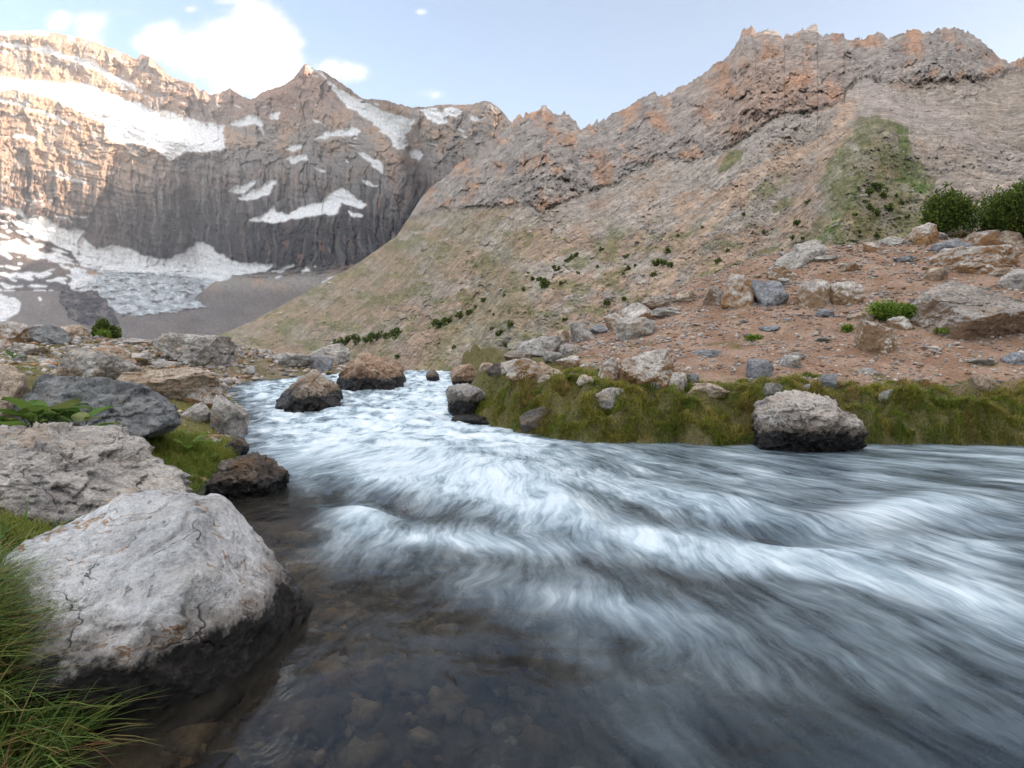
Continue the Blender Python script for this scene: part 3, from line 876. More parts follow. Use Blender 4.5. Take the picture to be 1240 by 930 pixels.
WAVES = [(600, 575, 90, 22, 20, .10), (690, 615, 70, 26, 40, .10), (480, 610, 46, 14, 15, -.09), (430, 625, 44, 14, -5, .06), (400, 598, 24, 14, 0, -.05), (880, 610, 80, 14, 10, .07), (940, 646, 80, 12, 6, -.07), (1090, 614, 110, 14, -8, .05), (800, 655, 90, 14, 10, .05), (430, 540, 60, 12, 0, .07),
         (470, 505, 60, 9, 0, .08), (420, 520, 60, 7, 0, -.06), (1190, 640, 70, 12, 4, -.05), (500, 560, 60, 10, 0, -.05), (1050, 690, 120, 16, 12, .05), (740, 640, 50, 12, 28, -.06)]


def blob_sum(px, py, L, mx=False):
    s = np.zeros(px.shape)
    for x, y, rx, ry, a, k in L:
        a = math.radians(a); u = (px - x) * math.cos(a) + (py - y) * math.sin(a); v = -(px - x) * math.sin(a) + (py - y) * math.cos(a)
        g = k * np.exp(-(u / rx) ** 2 - (v / ry) ** 2)
        s = s + g if not mx else 1 - (1 - s) * (1 - np.clip(g, 0, .98))
    return s


def build_water():
    xs = axis([(-9.5, -4, .05), (-4, 6, .022), (6, 12, .05), (12, 40, .3)])
    ys = axis([(-4, .8, .2), (.8, 5, .018), (5, 10, .022), (10, 21.5, .04), (21.5, 34, .15)])
    X, Y = np.meshgrid(xs, ys); X = X.copy(); Y = Y.copy()
    d = bank_dist(X, Y)
    px = 620 + F * X / np.maximum(Y, .5); py = HZ + F * (EYE - wlevel(Y)) / np.maximum(Y, .5)
    wpx = px + 14 * fbm2(X / .6, Y / .9, 3, 401) ; wpy = py + 7 * fbm2(X / .5, Y / .8, 3, 402)
    vis = (Y > .9)
    foam = blob_sum(wpx, wpy, FOAM, True) * vis
    hole = blob_sum(wpx, wpy, HOLES, True) * vis
    psi0 = np.arctan2(X + .2, np.maximum(13 - Y, .3)); rad0 = np.hypot(X + .2, 13 - Y)
    rap = sstep(7.6, 10.5, Y) * sstep(.0, -.5, d)
    foam = np.clip(foam, 0, .9)
    foam = np.maximum(foam, (.62 + .75 * fbm2(X / .55, Y / .8, 4, 442, .6)) * rap)
    foam = foam * (1 - hole)
    foam = np.maximum(foam, (.42 + .34 * fbm2(psi0 * 12, rad0 * .4, 4, 440)) * sstep(.6, 2.6, X + .28 * (Y - 1)) * vis * (1 - .5 * hole))
    foam = foam * (1 - .75 * sstep(-.9, -1.5, X) * sstep(5.8, 4.5, Y))
    # flow coordinates: the stream fans out of the chute
    sx, sy = -.2, 13.0
    th = np.arctan2(X - sx, np.maximum(sy - Y, .3)); rad = np.hypot(X - sx, sy - Y)
    xc = np.interp(Y, [8, 11, 16, 20, 34], [-1.6, -2.6, -3.6, -3.5, -5.4])
    q = (X - xc) / 4.2; s2 = sy - Y
    b = sstep(8.0, 11.0, Y)
    psi = lerp(th, q, b); ss = lerp(rad, s2, b)
    psi = psi + .010 * fbm2(X / .55, Y / .75, 3, 405) + .024 * fbm2(X / 1.8, Y / 1.8, 2, 406)
    turb = np.clip(foam, 0, 1)
    Z = wlevel(Y)
    st = fbm2(psi * 24, ss * 1.0, 4, 410, .55)
    st2 = fbm2(psi * 80, ss * 1.6, 3, 412, .6)
    rip = fbm2(psi * 9, ss * 1.5, 4, 414)
    near = sstep(.5, 2.5, Y)
    Z = Z + near * (.030 * rip * (.35 + turb) + .014 * st * (.4 + turb) + .0035 * st2 * (.3 + turb))
    Z = Z + rap * (.11 * fbm2(X / .8, Y / .7, 4, 416, .55) + .04 * ridged2(X / .5, Y / .35, 3, 418))
    Z = Z + blob_sum(px, py, WAVES) * vis * sstep(0, -.25, d)
    Z = np.where(d > -.1, lerp(Z, wlevel(Y) - .0 + .01 * rip, sstep(-.25, 0, d)), Z)
    keep = (d < .35).ravel()
    V = np.stack([X, Y, Z], -1).reshape(-1, 3)
    f = grid_faces(*X.shape, keep=keep)
    flow = np.stack([psi, ss, 0 * psi], -1).reshape(-1, 3)
    shal = sstep(1.9, -1.0, X - .12 * (Y - 3)) * sstep(6.5, 4.5, Y) * sstep(.2, 1.2, Y)
    V, f, flow, fo, sh, rp_ = compact(V, f, flow, foam.ravel(), shal.ravel(), (sstep(6.8, 9.2, Y) * sstep(1.6, .2, X)).ravel())
    me = mesh_np('river_water', V, [f], attrs={'flow': flow, 'foam': fo, 'shallow': sh, 'rapid': rp_})
    g = NT('river_water')
    fl = g.attr('flow', 'Vector'); fm = g.attr('foam', 'Fac'); shl = g.attr('shallow', 'Fac')
    p = g.pos()
    warp = g.mapv(g.noise(p, 1.6, 3, .5, out='Color'), (.020, .25, 0))
    fw = g.vmath('ADD', fl, warp)
    a = g.noise(g.mapv(fw, (24, 1.0, 1)), 1, 6, .62)
    b_ = g.noise(g.mapv(fw, (80, 1.4, 1), (3, 7, 0)), 1, 5, .62)
    c_ = g.noise(g.mapv(fw, (8, .9, 1), (9, 2, 0)), 1, 5, .6)
    e_ = g.noise(g.mapv(fw, (230, 3, 1), (1, 4, 0)), 1, 3, .6)
    k = g.math('ADD', g.math('ADD', g.math('MULTIPLY', a, .32), g.math('MULTIPLY', b_, .26)), g.math('ADD', g.math('MULTIPLY', c_, .22), g.math('MULTIPLY', e_, .20)))
    cl_ = g.noise(g.mapv(p, (1, .8, 1.6)), 3.4, 7, .6, .5)
    rpd = g.math('MULTIPLY', g.attr('rapid', 'Fac'), .72)
    k = g.math('ADD', g.math('MULTIPLY', k, g.math('SUBTRACT', 1, rpd)), g.math('MULTIPLY', cl_, rpd))
    k = g.math('ADD', g.math('MULTIPLY', g.math('SUBTRACT', k, .5), 2.8), .5)
    cov = g.math('MULTIPLY', g.math('MULTIPLY', fm, 1.3), g.math('ADD', .22, g.math('MULTIPLY', k, 1.0)))
    cov = g.math('MINIMUM', g.maprange(cov, .04, 1.0), .92)
    foamcol = g.ramp(g.math('ADD', g.math('MULTIPLY', k, .7), g.math('MULTIPLY', fm, .3)), [(.15, (.16, .25, .32)), (.50, (.42, .54, .62)), (.90, (.80, .85, .88))])
    hgt = g.math('ADD', g.math('MULTIPLY', a, .6), g.math('ADD', g.math('MULTIPLY', b_, .28), g.math('MULTIPLY', c_, .5)))
    nor = g.bump(hgt, .40, .035)
    fnor = g.bump(hgt, .35, .03)
    tint = g.mix(shl, (.25, .34, .38), (.66, .60, .50))
    tr = g.n('ShaderNodeBsdfTransparent'); g.set(tr.inputs[0], tint)
    dif = g.n('ShaderNodeBsdfDiffuse'); g.set(dif.inputs[0], g.mix(shl, g.ramp(k, [(.35, (.010, .017, .024)), (.85, (.11, .155, .19))]), g.ramp(k, [(.35, (.018, .016, .014)), (.85, (.15, .135, .11))]))); g.set(dif.inputs['Normal'], nor)
    mx0 = g.n('ShaderNodeMixShader'); g.set(mx0.inputs[0], g.mix(shl, (.42, .42, .42), (.26, .26, .26)))
    g.t.links.new(tr.outputs[0], mx0.inputs[1]); g.t.links.new(dif.outputs[0], mx0.inputs[2])
    gl = g.n('ShaderNodeBsdfGlossy'); g.set(gl.inputs['Roughness'], .10); g.set(gl.inputs['Normal'], nor); g.set(gl.inputs[0], (.56, .62, .68))
    fr = g.n('ShaderNodeFresnel'); fr.inputs[0].default_value = 1.33; g.set(fr.inputs['Normal'], nor)
    mx = g.n('ShaderNodeMixShader'); g.set(mx.inputs[0], fr.outputs[0]); g.t.links.new(mx0.outputs[0], mx.inputs[1]); g.t.links.new(gl.outputs[0], mx.inputs[2])
    fd = g.principled(foamcol, .6, fnor, .3)
    mf = g.n('ShaderNodeMixShader'); g.set(mf.inputs[0], cov); g.t.links.new(mx.outputs[0], mf.inputs[1]); g.t.links.new(fd, mf.inputs[2])
    m = g.done(mf.outputs[0])
    tag(link('river_water', me, m), kind='structure')


build_water()


# ------------------------------------------------------------------ rocks
def rock_mat(name, light, mid, dark, stain=None, con=1.0, *, stain_amt=.4, wet=None, veins=False, bands=0, lichen=.25, sc=1.0, under=None):
    g = NT(name)
    oi = g.n('ShaderNodeObjectInfo')
    v = g.vmath('ADD', g.coord('Object'), g.mapv(g.comb(oi.outputs['Random'], oi.outputs['Random'], oi.outputs['Random']), (37, 19, 53)))
    w = g.vmath('ADD', v, g.mapv(g.noise(v, 2.2 * sc, 4, .6, out='Color'), (.28, .28, .28)))
    n1 = g.noise(w, 2.6 * sc, 8, .62); n2 = g.noise(v, 16 * sc, 7, .68); n3 = g.noise(v, 70 * sc, 4, .65)
    if bands:
        bnd = g.noise(g.mapv(w, (1.2, 1.2, bands), rot=(.35, .5, 0)), 2.0 * sc, 6, .6)
        base = g.math('ADD', g.math('MULTIPLY', n1, .5), g.math('MULTIPLY', bnd, .5))
    else:
        base = n1
    col = g.ramp(base, [(.33, dark), (.46, mid), (.60, light)])
    col = g.mix(con, col, g.ramp(n2, [(.30, .42), (.47, .98), (.70, 1.42)]), 'MULTIPLY')
    col = g.mix(.9 * con, col, g.ramp(n3, [(.28, .55), (.72, 1.45)]), 'MULTIPLY')
    crk = g.voro(g.vmath('ADD', w, g.mapv(g.noise(v, 9 * sc, 3, .6, out='Color'), (.12, .12, .12))), 2.3 * sc, 'DISTANCE_TO_EDGE')
    cm = g.math('MULTIPLY', g.ramp(crk, [(0, 1), (.011, 0)]), g.maprange(g.noise(v, 3.4 * sc, 3), .50, .60))
    pit = g.maprange(g.noise(w, 21 * sc, 6, .74), .59, .67)
    if stain:
        sm = g.math('MULTIPLY', g.maprange(g.noise(w, 3.1 * sc, 7, .66), .52, .64), stain_amt)
        col = g.mix(sm, col, stain)
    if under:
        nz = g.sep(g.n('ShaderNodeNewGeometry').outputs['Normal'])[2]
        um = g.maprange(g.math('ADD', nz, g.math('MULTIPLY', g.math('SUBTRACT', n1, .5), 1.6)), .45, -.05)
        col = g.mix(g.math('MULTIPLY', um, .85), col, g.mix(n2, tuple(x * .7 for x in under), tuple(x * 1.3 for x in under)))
    if veins:
        vd = g.noise(g.mapv(w, (1.0, 4.5, 4.5), rot=(.4, .2, .5)), 2.4, 5, .55)
        vm = g.math('SUBTRACT', 1, g.math('MULTIPLY', g.math('ABSOLUTE', g.math('SUBTRACT', vd, .5)), 34), True)
        col = g.mix(g.math('MULTIPLY', vm, .6), col, (.62, .61, .60))
        om = g.math('MULTIPLY', g.math('SUBTRACT', 1, g.math('MULTIPLY', g.math('ABSOLUTE', g.math('SUBTRACT', vd, .43)), 40), True), g.maprange(g.noise(v, 5, 5, .65), .47, .56))
        col = g.mix(om, col, (.30, .15, .03))
    lm = g.math('MULTIPLY', g.maprange(g.noise(v, 7 * sc, 8, .72), .58, .66), lichen)
    col = g.mix(lm, col, (.055, .05, .045))
    col = g.mix(g.math('MULTIPLY', cm, .8), col, (.03, .026, .022))
    col = g.mix(g.math('MULTIPLY', pit, .45), col, (.05, .043, .038))
    rough = .85
    if wet is not None:
        P = g.sep(g.pos())
        lev = g.maprange(P[1], 8.2, 20, 0, .95, False)
        hh = g.math('SUBTRACT', P[2], lev)
        hh = g.math('ADD', hh, g.math('MULTIPLY', g.math('SUBTRACT', n1, .5), wet * .9))
        hh = g.math('ADD', hh, g.math('MULTIPLY', g.math('SUBTRACT', n2, .5), wet * .9))
        wm = g.maprange(hh, wet * 1.12, wet * .88)
        dm = g.maprange(hh, wet * 1.75, wet * 1.1)
        col = g.mix(g.math('MULTIPLY', dm, .75), col, g.mix(1.0, col, (.42, .36, .30), 'MULTIPLY'))
        col = g.mix(wm, col, g.mix(g.maprange(n2, .45, .7), (.010, .009, .009), (.045, .038, .034)))
        rough = g.maprange(wm, 0, 1, .85, .16)
    hgt = g.math('ADD', g.math('MULTIPLY', n1, .9), g.math('ADD', g.math('MULTIPLY', n2, .70), g.math('MULTIPLY', n3, .18)))
    hgt = g.math('SUBTRACT', hgt, g.math('MULTIPLY', cm, .25))
    hgt = g.math('SUBTRACT', hgt, g.math('MULTIPLY', pit, .16))
    nor = g.bump(hgt, .9, .085 / sc)
    return g.done(g.principled(col, rough, nor, .35))


RM = {
    'hero': rock_mat('boulder_grey_veined', (.62, .63, .645), (.46, .47, .485), (.29, .295, .31), (.52, .46, .38), stain_amt=.2, con=.62, wet=.17, veins=True, lichen=.12),
    'pale': rock_mat('boulder_pale', (.50, .47, .43), (.38, .355, .33), (.23, .22, .215), (.43, .31, .2), stain_amt=.5, lichen=.3),
    'slate': rock_mat('boulder_slate', (.26, .27, .27), (.165, .175, .18), (.085, .09, .095), (.30, .25, .19), stain_amt=.35, lichen=.3),
    'grey': rock_mat('rock_grey', (.46, .44, .41), (.27, .255, .235), (.15, .14, .13), (.34, .22, .13), stain_amt=.4, lichen=.35),
    'tan': rock_mat('rock_tan', (.52, .44, .36), (.34, .26, .19), (.20, .14, .10), (.40, .21, .10), stain_amt=.5, lichen=.2),
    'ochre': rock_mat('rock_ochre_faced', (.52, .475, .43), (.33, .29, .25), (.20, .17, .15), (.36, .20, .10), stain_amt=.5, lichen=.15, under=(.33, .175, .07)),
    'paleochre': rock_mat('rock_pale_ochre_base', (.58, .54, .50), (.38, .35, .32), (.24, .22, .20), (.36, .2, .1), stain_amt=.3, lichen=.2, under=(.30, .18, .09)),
    'blue': rock_mat('rock_bluegrey', (.30, .31, .33), (.20, .205, .22), (.10, .105, .115), (.3, .22, .14), stain_amt=.2, lichen=.2, bands=4),
    'dark': rock_mat('rock_dark', (.16, .135, .12), (.085, .075, .068), (.04, .036, .034), (.26, .17, .09), stain_amt=.4, lichen=.2, bands=3),
    'wet': rock_mat('rock_wet_foot', (.42, .37, .31), (.29, .245, .20), (.16, .13, .11), (.34, .19, .09), stain_amt=.5, wet=.30, lichen=.25),
    'wetrust': rock_mat('rock_rusty_wet_foot', (.40, .29, .21), (.28, .18, .12), (.15, .10, .07), (.42, .36, .30), stain_amt=.5, wet=.30, lichen=.25),
    'wetgrey': rock_mat('rock_grey_wet_foot', (.38, .36, .34), (.28, .265, .25), (.16, .15, .145), (.34, .24, .16), stain_amt=.3, wet=.26, lichen=.25),
    'soaked': rock_mat('rock_soaked', (.20, .165, .135), (.11, .09, .074), (.045, .038, .034), (.24, .14, .07), stain_amt=.5, wet=.13, lichen=.1),
    'bank': rock_mat('boulder_bank_wet_foot', (.46, .42, .38), (.34, .305, .275), (.17, .15, .135), (.32, .21, .13), stain_amt=.4, wet=.24, lichen=.3),
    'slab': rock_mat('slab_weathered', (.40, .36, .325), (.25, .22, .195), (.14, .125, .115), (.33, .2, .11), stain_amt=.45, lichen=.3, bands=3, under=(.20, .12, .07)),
}


def rock_shape(seed, level, planes=None, p=16, rough=1.0, strata=0.0, flat=0):
    """a unit boulder: a body cut by planes, then weathered"""
    r = np.random.default_rng(seed)
    U, Fc = ico(level)
    if planes is None:
        n = r.integers(6, 10)
        N = r.normal(size=(n, 3)) * np.array([1, 1, .8]); N /= np.linalg.norm(N, axis=1)[:, None]
        dd = r.uniform(.60, .98, n)
        ext = np.array([[0, 0, 1], [0, 0, -1], [1, 0, 0], [-1, 0, 0], [0, 1, 0], [0, -1, 0]], float) + r.normal(size=(6, 3)) * .26
        ext /= np.linalg.norm(ext, axis=1)[:, None]
        N = np.concatenate([N, ext]); dd = np.concatenate([dd, r.uniform(.74, 1.0, 6)])
    else:
        N = np.array([q[:3] for q in planes], float); dd = np.array([q[3] for q in planes], float)
        N /= np.linalg.norm(N, axis=1)[:, None]
    # shallow chips knocked off the edges and corners
    C = r.normal(size=(16, 3)); C /= np.linalg.norm(C, axis=1)[:, None]
    rc = 1 / np.max(np.maximum(C @ N.T, 0) / dd[None, :], axis=1)
    okc = rc > .9
    N = np.concatenate([N, C[okc]]); dd = np.concatenate([dd, (rc * r.uniform(.84, .95, 16))[okc]])
    warpU = U + .075 * np.stack([fbm3(U * 2.2 + k * 17.0, 3, (seed + k) % 40) for k in range(3)], 1)
    dots = np.maximum(warpU @ N.T, 0) / dd[None, :]
    rad = (dots ** p).sum(1) ** (-1 / p)
    so_ = r.uniform(0, 50, 3)
    rad = rad * (1 + rough * (.050 * fbm3(U * 1.8 + so_, 3, seed % 40) + .055 * (ridged3(U * 3.0 + so_, 5, seed % 37 + 3, .62) - .3) + .030 * fbm3(U * 9 + so_, 4, seed % 31 + 5, .65) + .075 * facets3(U * 1.9 + so_, seed % 17) + .040 * facets3(U * 4.2 + so_ + warpU, seed % 19 + 2) + .016 * facets3(U * 9 + so_, seed % 13 + 4) - .05 * np.maximum(ridged3(U * 2.3 + so_[::-1], 2, seed % 29 + 7, .5) - .72, 0)))
    V = U * rad[:, None]
    if strata:
        # bedding: broken ledges along one axis, stronger on some sides
        ax = r.normal(size=3) * .45 + np.array([.15, -.1, 1]); ax /= np.linalg.norm(ax)
        h = V @ ax * r.uniform(3.5, 6) + .9 * fbm3(V * 1.5 + so_, 4, 11)
        st = perlin3(np.stack([h, V[:, 0] * .5, V[:, 1] * .5], 1), 9)
        st = np.sign(st) * np.abs(st) ** .5
        amt = np.clip(.4 + 1.6 * fbm3(U * 1.4 + 9, 2, seed % 23), 0, 1.2)
        V = V + (U - ax * (U @ ax)[:, None]) * (strata * .35 * st * amt)[:, None]
    return V, Fc


def place_rock(name, px, pb, w, h, mat, label, seed, level=5, depth=1.0, yaw=None, embed=.25, strata=.10, planes=None, p=60, rough=1.0, cat='rock', loc=None, tilt=0, water=True, group=None):
    """a rock whose foot stands where the photo shows it, with its real width and height"""
    if loc is None:
        P = hit(px, pb, water)
    else:
        P = np.array(loc, float)
    W = w / F * P[1]; Hh = h / F * P[1]
    V, Fc = rock_shape(seed, level, planes, p, rough, strata)
    r = np.random.default_rng(seed + 900)
    a = r.uniform(0, 6.28) if yaw is None else yaw
    ca, sa = math.cos(a), math.sin(a)
    V = V @ np.array([[ca, sa, 0], [-sa, ca, 0], [0, 0, 1]])
    if tilt:
        ct, st = math.cos(tilt), math.sin(tilt)
        V = V @ np.array([[ct, 0, st], [0, 1, 0], [-st, 0, ct]])
    lo, hi = V.min(0), V.max(0)
    V = (V - (lo + hi) / 2) / (hi - lo)
    Dp = W * depth
    full = Hh * (1 + embed)
    V = V * np.array([W, Dp, full])
    V[:, 2] += Hh / 2 - Hh * embed / 2
    me = mesh_np(name, V, [Fc])
    o = link(name, me, RM[mat])
    base_y = P[1] + Dp * .42
    if loc is not None:
        base_y = P[1]
    sc = base_y / P[1]
    x = P[0] * sc
    o.location = (x, base_y, P[2])
    o.scale = (sc, sc, 1.0 + .0 * sc)
    tag(o, label, cat, group)
    return o


# the two great boulders by the near edge
place_rock('boulder', 0, 0, 1, 1, 'hero', 'large grey veined boulder with orange lichen and a black wet foot, standing in the shallows', 5, level=7, loc=(-1.36, 2.42, -.02),
           planes=[(-.22, -.50, .84, .60), (.05, .1, 1, .86), (.95, -.1, .18, .92), (.80, -.55, .25, .93), (.62, .55, .5, .9), (.3, .9, .35, .95), (-.3, .9, .5, .9), (-.95, .1, .3, 1.0), (-.62, -.78, .12, .66), (.1, -.90, -.30, .80), (.5, -.75, -.40, .76), (.85, -.1, -.5, .80), (-.5, -.8, -.3, .9), (0, 0, -1, .8), (.75, .1, .66, .86)],
           p=40, rough=.42, strata=0, yaw=0, cat='boulder').scale = (1, 1, 1)
hero = bpy.data.objects['boulder']
place_rock('boulder', 0, 0, 1, 1, 'pale', 'pale cream and grey boulder behind the lichened one, cracked along its low right edge', 8, level=7, loc=(-2.75, 3.72, .14),
           planes=[(.12, -.42, .88, .55), (.52, -.22, .82, .56), (-.1, .2, .97, .72), (.75, -.2, .62, .86), (.92, -.2, -.1, 1.0), (.55, -.75, .25, .86), (-.05, -.95, .2, .86), (-.9, -.1, .3, 1), (0, .95, .3, .9), (.6, .7, .4, .9), (-.6, .6, .5, .9), (.3, -.8, -.5, .8), (0, 0, -1, .8)],
           p=30, rough=1.3, strata=.10, yaw=0, cat='boulder').scale = (1, 1, 1)
pale = [o for o in bpy.data.objects if o.name == 'boulder.001'][0]


def resize(o, dx, dy, dz):
    me = o.data
    n = len(me.vertices); a = np.empty(n * 3, np.float32); me.vertices.foreach_get('co', a); a = a.reshape(-1, 3)
    lo, hi = a.min(0), a.max(0)
    a = (a - (lo + hi) / 2) / (hi - lo) * np.array([dx, dy, dz], np.float32)
    U, _ = ico(7)
    q = a + np.array([3.1, 1.7, 9.2])
    nrm = U * .0 + a / np.linalg.norm(a, axis=1)[:, None]
    a = a + nrm * (.010 * fbm3(q * 9, 4, 3, .6) + .006 * ridged3(q * 22, 3, 4) + .012 * ridged3(q * np.array([3, 5, 7]), 3, 6))[:, None]
    me.vertices.foreach_set('co', a.astype(np.float32).ravel()); me.update()


resize(hero, 1.13, 1.38, 1.02); hero.location = (-1.40, 2.37, .005)
resize(pale, 2.0, 1.25, .95); pale.location = (-2.93, 3.78, .21)

